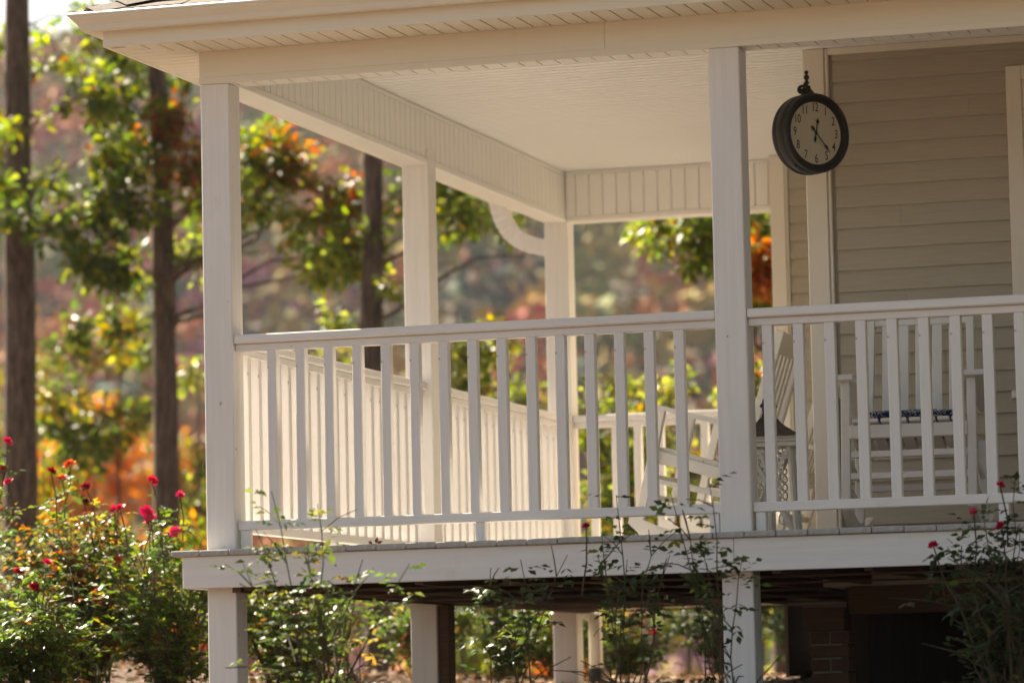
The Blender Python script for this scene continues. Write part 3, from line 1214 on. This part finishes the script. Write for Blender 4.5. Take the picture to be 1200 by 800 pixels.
def curve_pts(a, b, sag, n=6, jit=.04):
    a, b = Vector(a), Vector(b)
    pts = []
    for k in range(n + 1):
        t = k / n
        p = a.lerp(b, t)
        p.z += sag * math.sin(math.pi * t)
        if 0 < k < n:
            j = jit * (b - a).length
            p += Vector((random.uniform(-j, j), random.uniform(-j, j), random.uniform(-j, j) * .6))
        pts.append(p)
    return pts


def broadleaf(name, label, cat, base, top, r0_, boughs, leaf=.105, group=None, per=14, r_top=.3, sides=12):
    """trunk from base (x,y) up to top (x,y,z); boughs: (centre, radius, palette, clusters)"""
    bx_, by_ = base
    gz = ground_z(bx_, by_) - .12
    root = empty(name, (bx_, by_, gz + .12), 0, label, cat, group)
    O = Vector((bx_, by_, gz + .12))
    top = Vector(top)
    n = 22
    pts, rad = [], []
    ph = random.uniform(0, 9)
    for k in range(n + 1):
        t = k / n
        p = Vector((bx_, by_, gz)).lerp(top, t)
        p.x += .05 * r0_ / .15 * math.sin(ph + t * 5) * t * (1 - t) * 4
        p.y += .05 * math.cos(ph + t * 4) * t * (1 - t) * 4
        pts.append(p - O)
        rad.append(r0_ * ((1 - t) + r_top * t) * (1 + .35 * math.exp(-t * 25)))
    tb = MB().tube(pts, rad, sides)
    # uneven bark ridges
    tb.v = [tuple(Vector(v) + Vector((noise.noise(Vector(v) * 9), noise.noise(Vector(v) * 9 + Vector((5, 0, 0))), 0)) * r0_ * .13) for v in tb.v]
    tb.build('trunk', M['bark'], root, smooth=True)
    lb = MB()
    P, D, N_, L_, Wd_, C_ = [], [], [], [], [], []
    for ctr, br, pal, ncl in boughs:
        ctr = Vector(ctr) - O
        # leaves the trunk somewhat below the bough
        zt = max(pts[2].z, ctr.z - .35 * (Vector((ctr.x, ctr.y, 0)) - Vector((pts[10].x, pts[10].y, 0))).length)
        kk = min(range(len(pts)), key=lambda i: abs(pts[i].z - zt))
        st = pts[kk]
        rb = max(.006, min(rad[kk] * .5, .007 + .008 * (ctr - st).length))
        cp = curve_pts(st, ctr, .10 * (ctr - st).length, 7, .05)
        lb.tube(cp, [rb * (1 - .6 * i / 7) for i in range(8)], 6)
        cen = []
        tries = 0
        ncl = int(ncl * .95)
        while len(cen) < ncl and tries < ncl * 20:
            tries += 1
            v = Vector((random.gauss(0, .5), random.gauss(0, .5), random.gauss(0, .42)))
            if v.length > 1.15:
                continue
            p = ctr + v * br
            if noise.noise((p + O) * 1.1) < -.18:
                continue
            cen.append(p)
        for p in cen:
            st2 = min(cp[3:], key=lambda q: (q - p).length)
            mid = st2.lerp(p, .5) + Vector((0, 0, .06))
            lb.tube([st2, mid, p], [.006, .0045, .0025], 4, cap=False)
            k = max(3, int(random.gauss(per, per * .3)))
            ax = (p - st2)
            ax = ax.normalized() if ax.length > .01 else Vector((0, 0, 1))
            for _ in range(k):
                d = Vector((random.gauss(0, 1), random.gauss(0, 1), random.gauss(-.35, .7))).normalized() + ax * .5
                s = random.uniform(.02, .16) * (leaf / .12)
                q = p - ax * random.uniform(0, .10) + d.normalized() * s * .7
                P.append(q)
                D.append(d)
                N_.append((random.gauss(0, .7), random.gauss(0, .7), 1))
                L_.append(leaf * random.uniform(.6, 1.25))
                Wd_.append(L_[-1] * random.uniform(.45, .7))
            C_.append(pick(pal, k))
    lb.build('limbs', M['bark'], root, kind='stuff')
    me = leaf_mesh('crown', P, D, N_, L_, Wd_, np.concatenate(C_), M['leaf'])
    link('crown', me, root, kind='stuff')
    return root


def crown_fill(c, rx, rz, n, pal, br=.6, ncl=20):
    o = []
    for k in range(n):
        a = random.uniform(0, 6.28)
        r_ = math.sqrt(random.uniform(.05, 1)) * rx
        o.append(((c[0] + r_ * math.cos(a), c[1] + r_ * math.sin(a), c[2] + random.uniform(-rz, rz)), br * random.uniform(.8, 1.3), pal, ncl))
    return o


def atp(px, py, d):
    """point at depth d metres along the line of sight through a spot of the photograph (for laying out the garden)"""
    v = fwd + right * ((px - 600) / 4500) - up * ((py - 400) / 4500)
    return CAM + v * d


random.seed(21)
# tall oak at the edge of the garden
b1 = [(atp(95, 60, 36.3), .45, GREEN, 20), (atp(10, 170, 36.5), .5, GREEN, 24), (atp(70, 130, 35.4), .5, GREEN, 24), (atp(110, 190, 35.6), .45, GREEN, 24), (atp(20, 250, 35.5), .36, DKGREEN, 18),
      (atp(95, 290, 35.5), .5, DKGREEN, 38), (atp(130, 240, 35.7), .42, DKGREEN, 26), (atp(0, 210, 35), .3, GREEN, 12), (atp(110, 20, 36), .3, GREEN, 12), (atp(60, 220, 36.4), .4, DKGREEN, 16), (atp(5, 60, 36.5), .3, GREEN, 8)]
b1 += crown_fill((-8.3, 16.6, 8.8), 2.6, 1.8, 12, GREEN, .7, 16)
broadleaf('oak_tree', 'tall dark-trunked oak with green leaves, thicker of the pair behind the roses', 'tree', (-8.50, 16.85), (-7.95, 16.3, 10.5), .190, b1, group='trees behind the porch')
b2 = [(atp(150, 60, 36), .5, GREEN, 26), (atp(130, 120, 35.6), .45, GREEN, 26), (atp(165, 180, 36), .45, DKGREEN, 28), (atp(140, 300, 35.8), .42, DKGREEN, 30), (atp(160, 250, 35.5), .4, GREEN, 26), (atp(215, 290, 36), .35, LIME, 16),
      (atp(212, 135, 35.8), .38, RED, 34), (atp(225, 190, 35.6), .33, RED, 26), (atp(240, 110, 36), .3, RED, 16), (atp(190, 80, 36.5), .4, DKGREEN, 20), (atp(225, 230, 36), .3, GREEN, 18),
      (atp(300, 180, 35.3), .40, GREEN, 26), (atp(345, 195, 35.2), .40, RED, 36), (atp(395, 215, 35.0), .36, RED, 32), (atp(300, 230, 35.3), .33, LIME, 18), (atp(355, 260, 35), .36, LIME, 20), (atp(390, 290, 34.8), .30, LIME, 20), (atp(375, 320, 34.8), .25, LIME, 12),
      (atp(310, 295, 35.5), .22, LIME, 8), (atp(420, 245, 35), .32, GREEN, 22), (atp(330, 160, 36), .35, RED, 20)]
b2 += crown_fill((-6.9, 16.9, 8.6), 2.4, 1.6, 11, GREEN, .7, 16)
broadleaf('oak_tree', 'slender oak with reddening leaves reaching over behind the corner post', 'tree', (-7.13, 17.22), (-6.95, 16.8, 9.8), .148, b2, group='trees behind the porch')
b3 = [(atp(415, 270, 34.2), .35, GREEN, 20), (atp(405, 300, 34.2), .28, LIME, 14), (atp(525, 240, 34), .34, GREEN, 26), (atp(540, 250, 33.5), .26, LIME, 14), (atp(480, 225, 34), .3, GREEN, 14), (atp(525, 205, 34), .35, LIME, 18),
      (atp(615, 300, 33.4), .24, LIME, 18), (atp(620, 265, 33.6), .24, LIME, 12), (atp(470, 330, 33.6), .2, LIME, 5)]
b3 += crown_fill((-4.3, 15.6, 7.8), 2.3, 1.6, 12, GREEN, .7, 16)
broadleaf('oak_tree', 'straight grey-barked oak framed by the side opening of the porch', 'tree', (-4.52, 15.83), (-4.38, 15.5, 9.4), .135, b3, group='trees behind the porch')
b4 = [(atp(770, 262, 32.5), .30, LIME, 18), (atp(820, 275, 32), .36, GREEN, 30), (atp(850, 265, 32), .33, GREEN, 24), (atp(895, 270, 31), .33, GREEN, 24), (atp(832, 300, 32), .18, LIME, 9), (atp(898, 298, 30.5), .28, ORANGE, 44), (atp(897, 325, 30.5), .20, ORANGE, 24), (atp(890, 348, 30.8), .16, LIME, 12)]
b4 += crown_fill((-1.0, 16.0, 7.0), 2.4, 2.2, 22, GREEN, .7, 20)
broadleaf('oak_tree', 'oak with an orange-tinged bough hanging beside the recessed wall', 'tree', (-1.12, 16.9), (-.75, 16.2, 9.0), .14, b4, group='trees behind the porch')

# unseen oaks added beyond the end of the porch to shade its far end
for (tx, ty, tz), lab in (((9.3, -4.6, 9.5), 'added broad dark oak, out of view, shading the far end of the porch'), ((13.2, -8.5, 10.5), 'added large oak, out of view further out, shading the far end of the porch')):
    broadleaf('oak_tree', lab, 'tree', (tx, ty), (tx + .2, ty - .1, tz), .2, crown_fill((tx, ty, tz * .52), 2.9, tz * .42, 46, DKGREEN, 1.0, 16), leaf=.21, group='added shade trees out of view')

# saplings and shrubs between the trunks
def sapling(label, px, d, y0, y1, rpx, pal, nb_, ncl, leaf=.085, pal2=None):
    c = atp(px, (y0 + y1) / 2, d)
    top = atp(px, y0, d)
    bo = []
    for k in range(nb_):
        yy = random.uniform(y0 + (y1 - y0) * .08, y1)
        f = 1 - .5 * abs((yy - (y0 + y1) / 2) / ((y1 - y0) / 2)) ** 2
        p = atp(px + random.uniform(-1, 1) * rpx * f, yy, d + random.uniform(-.7, .7))
        bo.append((p, .30 * random.uniform(.8, 1.3), pal if (pal2 is None or random.random() < .65) else pal2, ncl))
    return broadleaf('sapling', label, 'sapling', (c.x, c.y), top, .030, bo, leaf, 'saplings behind the porch', per=11, r_top=.2, sides=7)


sapling('yellow-leaved sapling glowing between the two dark oak trunks', 140, 38.5, 365, 530, 72, YELLOW, 16, 16, .10, DKGREEN)
sapling('low yellowing sapling at the foot of the thickest oak', 70, 38.5, 500, 570, 40, YELLOW, 6, 10, .09, DKGREEN)
sapling('pale green sapling close behind the corner post', 232, 38, 410, 610, 26, LIME, 9, 12, .085, DKGREEN)
sapling('broad lime green sapling around the straight oak trunk', 400, 36, 345, 520, 60, LIME, 20, 13, .085, DKGREEN)
sapling('lime green sapling right of the straight oak trunk', 535, 34, 365, 600, 52, LIME, 20, 14, .085, YELLOW)
sapling('dark green bushy sapling glimpsed past the downspout post', 595, 38, 400, 640, 50, GREEN, 18, 14, .09, YELLOW)
sapling('yellow-green sapling seen through the front balusters beyond the rear railing', 725, 31, 430, 640, 40, LIME, 17, 14, .08, GREEN)
sapling('golden sapling seen above the rear railing beside the post', 800, 33, 445, 650, 45, YELLOW, 17, 14, .08, LIME)
sapling('green sapling behind the house corner', 885, 31, 420, 640, 30, GREEN, 9, 12, .08, LIME)
sapling('low green sapling seen under the deck between its posts', 560, 39, 690, 800, 60, GREEN, 16, 14, .09, ORANGE)
sapling('low green and orange sapling seen under the deck by the drain boot', 640, 41, 690, 800, 60, GREEN, 14, 14, .09, ORANGE)
sapling('small dark green sapling glimpsed under the rear of the deck', 930, 36, 700, 790, 40, GREEN, 10, 13, .08)
sapling('slim sapling low behind the rose bushes by the corner', 175, 34, 560, 760, 60, GREEN, 10, 12, .08, ORANGE)

def maple(label, px, d, y0, y1, rpx, pal, nb_, ncl):
    c = atp(px, (y0 + y1) / 2, d)
    bo = []
    for k in range(nb_):
        yy = random.uniform(y0, y1)
        f = 1 - .6 * abs((yy - (y0 + y1) / 2) / ((y1 - y0) / 2)) ** 2
        bo.append((atp(px + random.uniform(-1, 1) * rpx * f, yy, d + random.uniform(-1.5, 1.5)), .9 * random.uniform(.7, 1.2), pal, ncl))
    return broadleaf('maple_tree', label, 'tree', (c.x, c.y), atp(px, y0 + 15, d), .16, bo, .2, 'maples further down the slope', per=14, r_top=.25, sides=8)


maple('orange maple glowing low between the two dark oak trunks', 110, 80, 500, 640, 55, ORANGE, 16, 16)
maple('rust-red maple down the slope behind the roses', 215, 92, 520, 660, 45, RED, 14, 16)
maple('golden maple down the slope behind the thickest oak', 20, 88, 430, 600, 45, YELLOW, 14, 16)

# ------------------------------------------------------------------ rose bushes
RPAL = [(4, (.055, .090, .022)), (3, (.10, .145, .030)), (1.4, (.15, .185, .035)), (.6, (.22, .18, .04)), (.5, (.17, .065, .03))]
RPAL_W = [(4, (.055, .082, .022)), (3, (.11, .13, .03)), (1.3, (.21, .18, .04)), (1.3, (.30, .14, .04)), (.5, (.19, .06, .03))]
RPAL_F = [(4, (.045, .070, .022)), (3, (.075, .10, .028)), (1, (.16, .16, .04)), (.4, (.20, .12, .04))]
RPAL_D = [(5, (.030, .048, .020)), (3, (.055, .080, .026)), (.6, (.12, .14, .035))]  # dark leaves; before the deck the house's shade is put into this colour


def bloom_mesh(seed, pal):
    rr = random.Random(seed)
    P, D, N_, L_, W2, C_ = [], [], [], [], [], []
    for ring, (k, el, r_) in enumerate(((6, 15, .040), (6, 38, .036), (5, 62, .030), (4, 80, .022))):
        for i in range(k):
            a = 2 * math.pi * (i + .5 * (ring % 2)) / k + rr.uniform(-.2, .2)
            e = R(el + rr.uniform(-8, 8))
            d = (math.cos(a) * math.cos(e), math.sin(a) * math.cos(e), math.sin(e))
            P.append((d[0] * .004, d[1] * .004, ring * .003))
            D.append(d)
            N_.append((-math.cos(a) * math.sin(e), -math.sin(a) * math.sin(e), math.cos(e)))
            L_.append(r_ * rr.uniform(.85, 1.1))
            W2.append(r_ * rr.uniform(.9, 1.15))
            v = rr.uniform(.75, 1.25)
            C_.append([c * v for c in pal])
    return leaf_mesh('rose_bloom', P, D, N_, L_, W2, C_, M['petal'], fold=-.35, droop=-.12)


BLOOMS = [bloom_mesh(s, p) for s, p in ((1, (.60, .030, .095)), (2, (.46, .014, .045)), (3, (.66, .08, .17)), (4, (.26, .010, .020)), (5, (.55, .10, .05)))]


def rose_bush(label, base, h, spread, ncane, nleaf, pal, blooms=(), canes=(), leaf=.040, bud=6, lo=.12, bs=1.):
    gz = ground_z(*base)
    root = empty('rose_bush', (base[0], base[1], gz), 0, label, 'rose bush', 'rose bushes round the porch')
    O = Vector((base[0], base[1], gz))
    st = MB()
    P, D, N_, L_, W2, C_ = [], [], [], [], [], []
    paths = []
    tips_ = []

    def cane(tip, r_=.006, sag=.1):
        a = Vector((random.gauss(0, .05), random.gauss(0, .05), -.05))
        c = Vector(tip)
        m_ = a.lerp(c, .55) + Vector((-c.x * .12, -c.y * .12, c.z * .16 * random.uniform(.3, 1)))
        pts = [a.lerp(m_, t).lerp(m_.lerp(c, t), t) for t in [i / 7 for i in range(8)]]
        pts = [p + Vector((random.gauss(0, .008), random.gauss(0, .008), 0)) if 0 < i < 7 else p for i, p in enumerate(pts)]
        st.tube(pts, [r_ * (1 - .65 * i / 7) for i in range(8)], 5)
        paths.append(pts)
        return pts

    for _ in range(ncane):
        a = random.uniform(0, 6.283)
        s = math.sqrt(random.random()) * spread
        hz = h * random.uniform(.55, 1.02) * (1 - .25 * (s / max(spread, .01)) ** 2)
        pts = cane((s * math.cos(a), s * math.sin(a), hz))
        for k in range(3):      # side shoots
            i = random.randint(2, 6)
            p = pts[i]
            e = p + Vector((random.gauss(0, .13), random.gauss(0, .13), random.uniform(.02, .22)))
            if e.z > h * 1.05:
                e.z = h * 1.02
            sp = [p, p.lerp(e, .5) + Vector((0, 0, .02)), e]
            st.tube(sp, [.0035, .003, .002], 4, cap=False)
            paths.append([p.lerp(e, t) for t in (0, .3, .6, .8, 1)])
    for tip in canes:
        cp_ = cane(Vector(tip) - O, .0045)
        tips_.append(cp_[3:])
        for _ in range(4):
            paths.append(cp_[3:])
        for _ in range(3):
            i = random.randint(3, 6)
            e = cp_[i] + Vector((random.gauss(0, .10), random.gauss(0, .10), random.uniform(.0, .13)))
            st.tube([cp_[i], cp_[i].lerp(e, .5) + Vector((0, 0, .012)), e], [.003, .0025, .0018], 4, cap=False)
            paths.append([cp_[i].lerp(e, t) for t in (0, .3, .6, .8, 1)])
    for bp__, kind in blooms:
        p = Vector(bp__) - O
        a = p + Vector((random.uniform(-.05, .05), random.uniform(-.05, .05), -random.uniform(.16, .3)))
        st.tube([a, a.lerp(p, .5) + Vector((.012, 0, 0)), p], [.004, .0035, .003], 5)
        paths.append([a, a.lerp(p, .4), a.lerp(p, .7)])
        o = link('rose_bloom', BLOOMS[kind], root, p, (random.uniform(-.7, .7), random.uniform(-.7, .7), random.uniform(0, 6)))
        s = bs * random.uniform(.75, 1.15)
        o.scale = (s, s, s)
    forced = [cp_ for cp_ in tips_ for _ in range(13)]
    cnt = 0
    while cnt < nleaf or forced:
        pt = forced.pop() if forced else random.choice(paths)
        i = random.randint(0, len(pt) - 2)
        p = pt[i].lerp(pt[i + 1], random.random())
        if p.z < h * lo and random.random() < .85:
            continue
        ax = Vector((random.gauss(0, 1), random.gauss(0, 1), random.gauss(.1, .5))).normalized()
        sd = ax.cross(Vector((0, 0, 1)))
        if sd.length < .05:
            continue
        sd.normalize()
        ln_ = random.uniform(.05, .10)
        col = pick(pal, 1)[0]
        nr = Vector((random.gauss(0, .45), random.gauss(0, .45), 1))
        for j, (t, s_) in enumerate(((.35, -1), (.35, 1), (.7, -1), (.7, 1), (1, 0))):
            d = ax * (.55 if s_ else 1) + sd * s_ * .8 + Vector((0, 0, random.uniform(-.3, .1)))
            P.append(p + ax * ln_ * t)
            D.append(d)
            N_.append(nr + Vector((random.gauss(0, .25), random.gauss(0, .25), 0)))
            l_ = leaf * random.uniform(.7, 1.2) * (1.15 if s_ == 0 else 1)
            L_.append(l_)
            W2.append(l_ * random.uniform(.55, .72))
            C_.append(col * random.uniform(.85, 1.15))
            cnt += 1
    st.build('canes', M['twig'], root)
    link('foliage', leaf_mesh('foliage', P, D, N_, L_, W2, C_, M['roseleaf'], fold=.2, droop=.15), root, kind='stuff')
    # hips and spent heads at shoot tips
    hp_ = MB()
    for _ in range(bud):
        p = random.choice(paths)[-1]
        hp_.tube([p, p + Vector((0, 0, .008)), p + Vector((0, 0, .020))], [.003, .008, .002], 6)
    if bud:
        hp_.build('buds', M['twig'], root, kind='stuff')
    return root


random.seed(5)
def bl(lst, d):
    return [(atp(px, py, d), k) for px, py, k in lst]


rose_bush('red rose bush thick with leaves growing furthest from the porch corner', (-2.28, 2.05), 1.14, .52, 46, 7000, RPAL,
          bl([(8, 518, 0), (4, 552, 1), (10, 566, 0), (60, 553, 3), (22, 671, 1), (55, 660, 0), (73, 561, 4)], 20.0), bud=14)
rose_bush('red rose bush with bronze young shoots, middle one left of the deck', (-1.72, 2.65), 1.12, .46, 46, 7000, RPAL_W,
          bl([(82, 545, 4), (101, 571, 3), (134, 598, 0), (141, 596, 0), (98, 588, 3)], 20.3), bud=22)
rose_bush('red rose bush nearest the deck corner with pink-red blooms', (-1.12, 2.35), 1.0, .44, 42, 6200, RPAL,
          bl([(171, 601, 0), (177, 609, 2), (178, 564, 1), (211, 581, 2), (207, 625, 2), (112, 706, 0), (138, 657, 4)], 20.0), bud=16)
rose_bush('leafy rose bush without blooms beside the deck rim', (-.78, 3.2), .88, .36, 34, 4800, RPAL, (), bud=6)
rose_bush('yellowing rose bush at the back of the left bed', (-2.55, 4.2), 1.00, .45, 34, 4600, RPAL_W, (), bud=8)
rose_bush('dark leafy rose bush at the far left of the bed', (-3.1, 3.1), .95, .45, 34, 4600, RPAL, bl([(5, 600, 3)], 21.5), bud=6)
rose_bush('low rose bush filling the front of the bed beside the deck corner', (-1.42, 1.25), .74, .42, 34, 4600, RPAL, (), bud=6)
rose_bush('low dark rose bush in the front of the bed with one crimson bloom', (-2.15, 1.15), .72, .42, 34, 4600, RPAL_D, bl([(40, 690, 1)], 18.9), bud=6)
# behind the deck
rose_bush('low leafy rose bush behind the deck between the corner and middle posts', (-.45, 7.4), .62, .45, 30, 3400, RPAL, (), bud=0)
rose_bush('bright leafy rose bush behind the deck near the rear corner', (-.55, 9.3), .62, .45, 30, 3000, RPAL, (), bud=0)
rose_bush('sunlit rose bush growing just behind the side railing', (-1.85, 6.35), .80, .50, 34, 3600, RPAL, (), bud=4)
rose_bush('leafy rose bush seen under the deck left of the middle post', (-1.15, 6.75), .74, .45, 32, 3200, RPAL, (), bud=4)
rose_bush('rose bush seen under the deck right of the middle post', (-1.25, 8.9), .72, .36, 20, 1700, RPAL, (), bud=4)
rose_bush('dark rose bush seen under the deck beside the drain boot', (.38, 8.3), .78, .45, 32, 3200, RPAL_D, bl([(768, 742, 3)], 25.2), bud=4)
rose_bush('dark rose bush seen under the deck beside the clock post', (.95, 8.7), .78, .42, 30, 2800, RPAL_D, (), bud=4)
rose_bush('sunlit leafy rose bush seen under the deck beside the corner post', (-1.55, 5.5), .78, .45, 34, 4200, RPAL, (), bud=0)
rose_bush('tall leafy rose bush seen under the deck touching the middle post', (-1.0, 7.9), .80, .45, 34, 4000, RPAL, (), bud=0)
# in front of the deck
g_ = ground_z(1.4, -2.5)
rose_bush('loose rose bush with arching shoots before the deck by the corner post', (1.42, -2.50), .80, .20, 14, 1000, RPAL_F, (),
          [atp(318, 575, 14.6), atp(372, 590, 14.7), atp(360, 640, 14.4), atp(300, 620, 14.6), atp(345, 690, 14.5), atp(480, 660, 14.6), atp(425, 655, 14.6), atp(285, 660, 14.5), atp(390, 730, 14.4)], leaf=.036, bs=.55, bud=0)
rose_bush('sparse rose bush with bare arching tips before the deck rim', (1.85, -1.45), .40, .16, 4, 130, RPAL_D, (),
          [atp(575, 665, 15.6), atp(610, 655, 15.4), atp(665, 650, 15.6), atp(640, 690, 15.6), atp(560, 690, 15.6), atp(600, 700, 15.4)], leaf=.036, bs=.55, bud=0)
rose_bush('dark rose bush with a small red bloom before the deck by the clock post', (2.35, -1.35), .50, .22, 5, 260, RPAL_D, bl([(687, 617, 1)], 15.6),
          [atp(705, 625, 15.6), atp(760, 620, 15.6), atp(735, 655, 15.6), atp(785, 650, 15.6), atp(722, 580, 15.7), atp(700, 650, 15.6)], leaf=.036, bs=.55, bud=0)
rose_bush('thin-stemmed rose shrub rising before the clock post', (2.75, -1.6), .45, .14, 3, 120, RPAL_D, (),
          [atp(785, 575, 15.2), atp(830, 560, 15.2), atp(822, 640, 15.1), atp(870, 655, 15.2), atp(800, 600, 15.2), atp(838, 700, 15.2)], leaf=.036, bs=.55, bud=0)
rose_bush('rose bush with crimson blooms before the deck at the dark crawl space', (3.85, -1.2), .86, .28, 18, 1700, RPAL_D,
          bl([(1172, 569, 0), (1141, 600, 2), (1174, 617, 0), (1094, 640, 0)], 15.3),
          [atp(1110, 640, 15.3), atp(1150, 590, 15.3), atp(1190, 560, 15.3), atp(1130, 650, 15.3), atp(1160, 640, 15.2), atp(1145, 740, 15.2), atp(1170, 700, 15.2), atp(1130, 700, 15.2), atp(1195, 620, 15.3), atp(1100, 660, 15.3)], leaf=.038, bs=.66, bud=0)

# one leaf lying on the deck edge
fl = leaf_mesh('fallen_leaf', [(-.03, 0, .004), (0, 0, .004), (.01, 0, .006)], [(-1, .1, .6), (.2, 0, 1), (1, .2, .5)], [(0, -1, .2)] * 3, [.05, .06, .05], [.03, .035, .03], [(.30, .10, .045)] * 3, M['litter'])
fl_o = link('fallen_leaf', fl, None, (.835, -.07, .0005))
fl_o.scale = (.55, .55, .55)
tag(fl_o, 'dry red-brown leaf lying on the front edge of the deck', 'leaf')

# ------------------------------------------------------------------ leaf litter and bark chips
k = 16000
xs_ = RNG.uniform(-7.5, 3.5, k)
ys_ = RNG.uniform(1.0, 11.5, k)
keep = ~((xs_ > -.2) & (ys_ < 5.0))
xs_, ys_ = xs_[keep], ys_[keep]
k = len(xs_)
P = np.array([(x, y, ground_z(x, y) + .012) for x, y in zip(xs_, ys_)])
ang = RNG.uniform(0, 6.283, k)
D = np.stack([np.cos(ang), np.sin(ang), RNG.normal(0, .35, k)], 1)
N_ = np.stack([RNG.normal(0, .4, k), RNG.normal(0, .4, k), np.ones(k)], 1)
LIT = [(3, (.26, .165, .10)), (3, (.17, .10, .06)), (2, (.38, .27, .18)), (1, (.30, .12, .05)), (1, (.09, .055, .035))]
lm = leaf_mesh('leaf_litter', P, D, N_, RNG.uniform(.035, .085, k), RNG.uniform(.012, .05, k), pick(LIT, k), M['litter'], fold=.3, droop=.1)
tag(link('leaf_litter', lm), 'dry leaves and bark chips strewn over the mulch bed', 'leaf litter', kind='stuff')

# ------------------------------------------------------------------ forest on the mountainside
FP = [(2.4, (.20, .075, .105)), (2, (.32, .080, .050)), (2.4, (.46, .17, .040)), (1.6, (.40, .26, .040)), (1.5, (.14, .16, .040)), (.9, (.055, .090, .050)), (1.3, (.26, .20, .040)), (.9, (.36, .065, .055)), (1, (.44, .14, .04))]
rng = np.random.default_rng(5)
P, D, N_, L_, W2, C_ = [], [], [], [], [], []
y = 156.
ncr = 0
while y < 735:
    step = 5.6 + (y - 150) * .006
    half = 34 + (y + 16) * .19
    xc = 6.3 - (y + 16.3) * .298
    x = xc - half
    while x < xc + half:
        xx = x + rng.uniform(-2.5, 2.5)
        yy = y + rng.uniform(-2.5, 2.5)
        rad = rng.uniform(2.4, 4.8) * (1 + (y - 150) * .0007)
        hgt = rad * rng.uniform(.9, 1.6)
        z = hill_z(xx, yy) + hgt * .8
        nz = noise.noise(Vector((xx * .024, yy * .016, 7))) * .5 + .5 + rng.normal(0, .16)
        c = np.array(FP[int(np.clip(nz, 0, .999) * len(FP))][1]) if rng.random() < .7 else pick(FP, 1)[0]
        n = 46
        d = rng.normal(0, 1, (n, 3))
        d /= np.linalg.norm(d, axis=1)[:, None]
        d[:, 2] = np.abs(d[:, 2]) * 1.2 - .45
        lobes = 1 + .3 * np.sin(d @ rng.normal(0, 3, (3, 1)) + rng.uniform(0, 6))
        q = d * lobes * rng.uniform(.55, 1.05, (n, 1)) * np.array([rad, rad, hgt])
        P.append(q + np.array([xx, yy, z]))
        D.append(rng.normal(0, 1, (n, 3)))
        N_.append(d + rng.normal(0, .35, (n, 3)))
        L_.append(rng.uniform(.5, 1.0, n) * rad * .60)
        W2.append(rng.uniform(.4, .9, n) * rad * .55)
        C_.append(c * rng.uniform(.8, 1.2, (n, 1)) * rng.uniform(.9, 1.1, (n, 3)))
        ncr += 1
        x += step * rng.uniform(.85, 1.25)
    y += step * .95
fm = leaf_mesh('mountain_forest', np.concatenate(P), np.concatenate(D), np.concatenate(N_), np.concatenate(L_), np.concatenate(W2), np.concatenate(C_), M['forest'], fold=.3, droop=.1)
tag(link('mountain_forest', fm), 'autumn forest in rust, gold and green covering the mountainside', 'forest', kind='stuff')
print('crowns', ncr, 'tris', len(fm.polygons))

# ------------------------------------------------------------------ haze
hz = MB().box(-830, 830, -290, 960, -21.5, 172).mesh('haze', M['white'])
hm_ = bpy.data.materials.new('haze_air')
hm_.use_nodes = True
hm_.node_tree.nodes.clear()
ho = hm_.node_tree.nodes.new('ShaderNodeOutputMaterial')
pv_ = hm_.node_tree.nodes.new('ShaderNodeVolumePrincipled')
pv_.inputs['Color'].default_value = (.80, .84, .97, 1)
pv_.inputs['Density'].default_value = .00009
pv_.inputs['Anisotropy'].default_value = .3
hm_.node_tree.links.new(pv_.outputs[0], ho.inputs['Volume'])
hz.materials.clear()
hz.materials.append(hm_)
tag(link('haze', hz), 'thin bluish haze in the air before the mountainside', 'haze', kind='stuff')
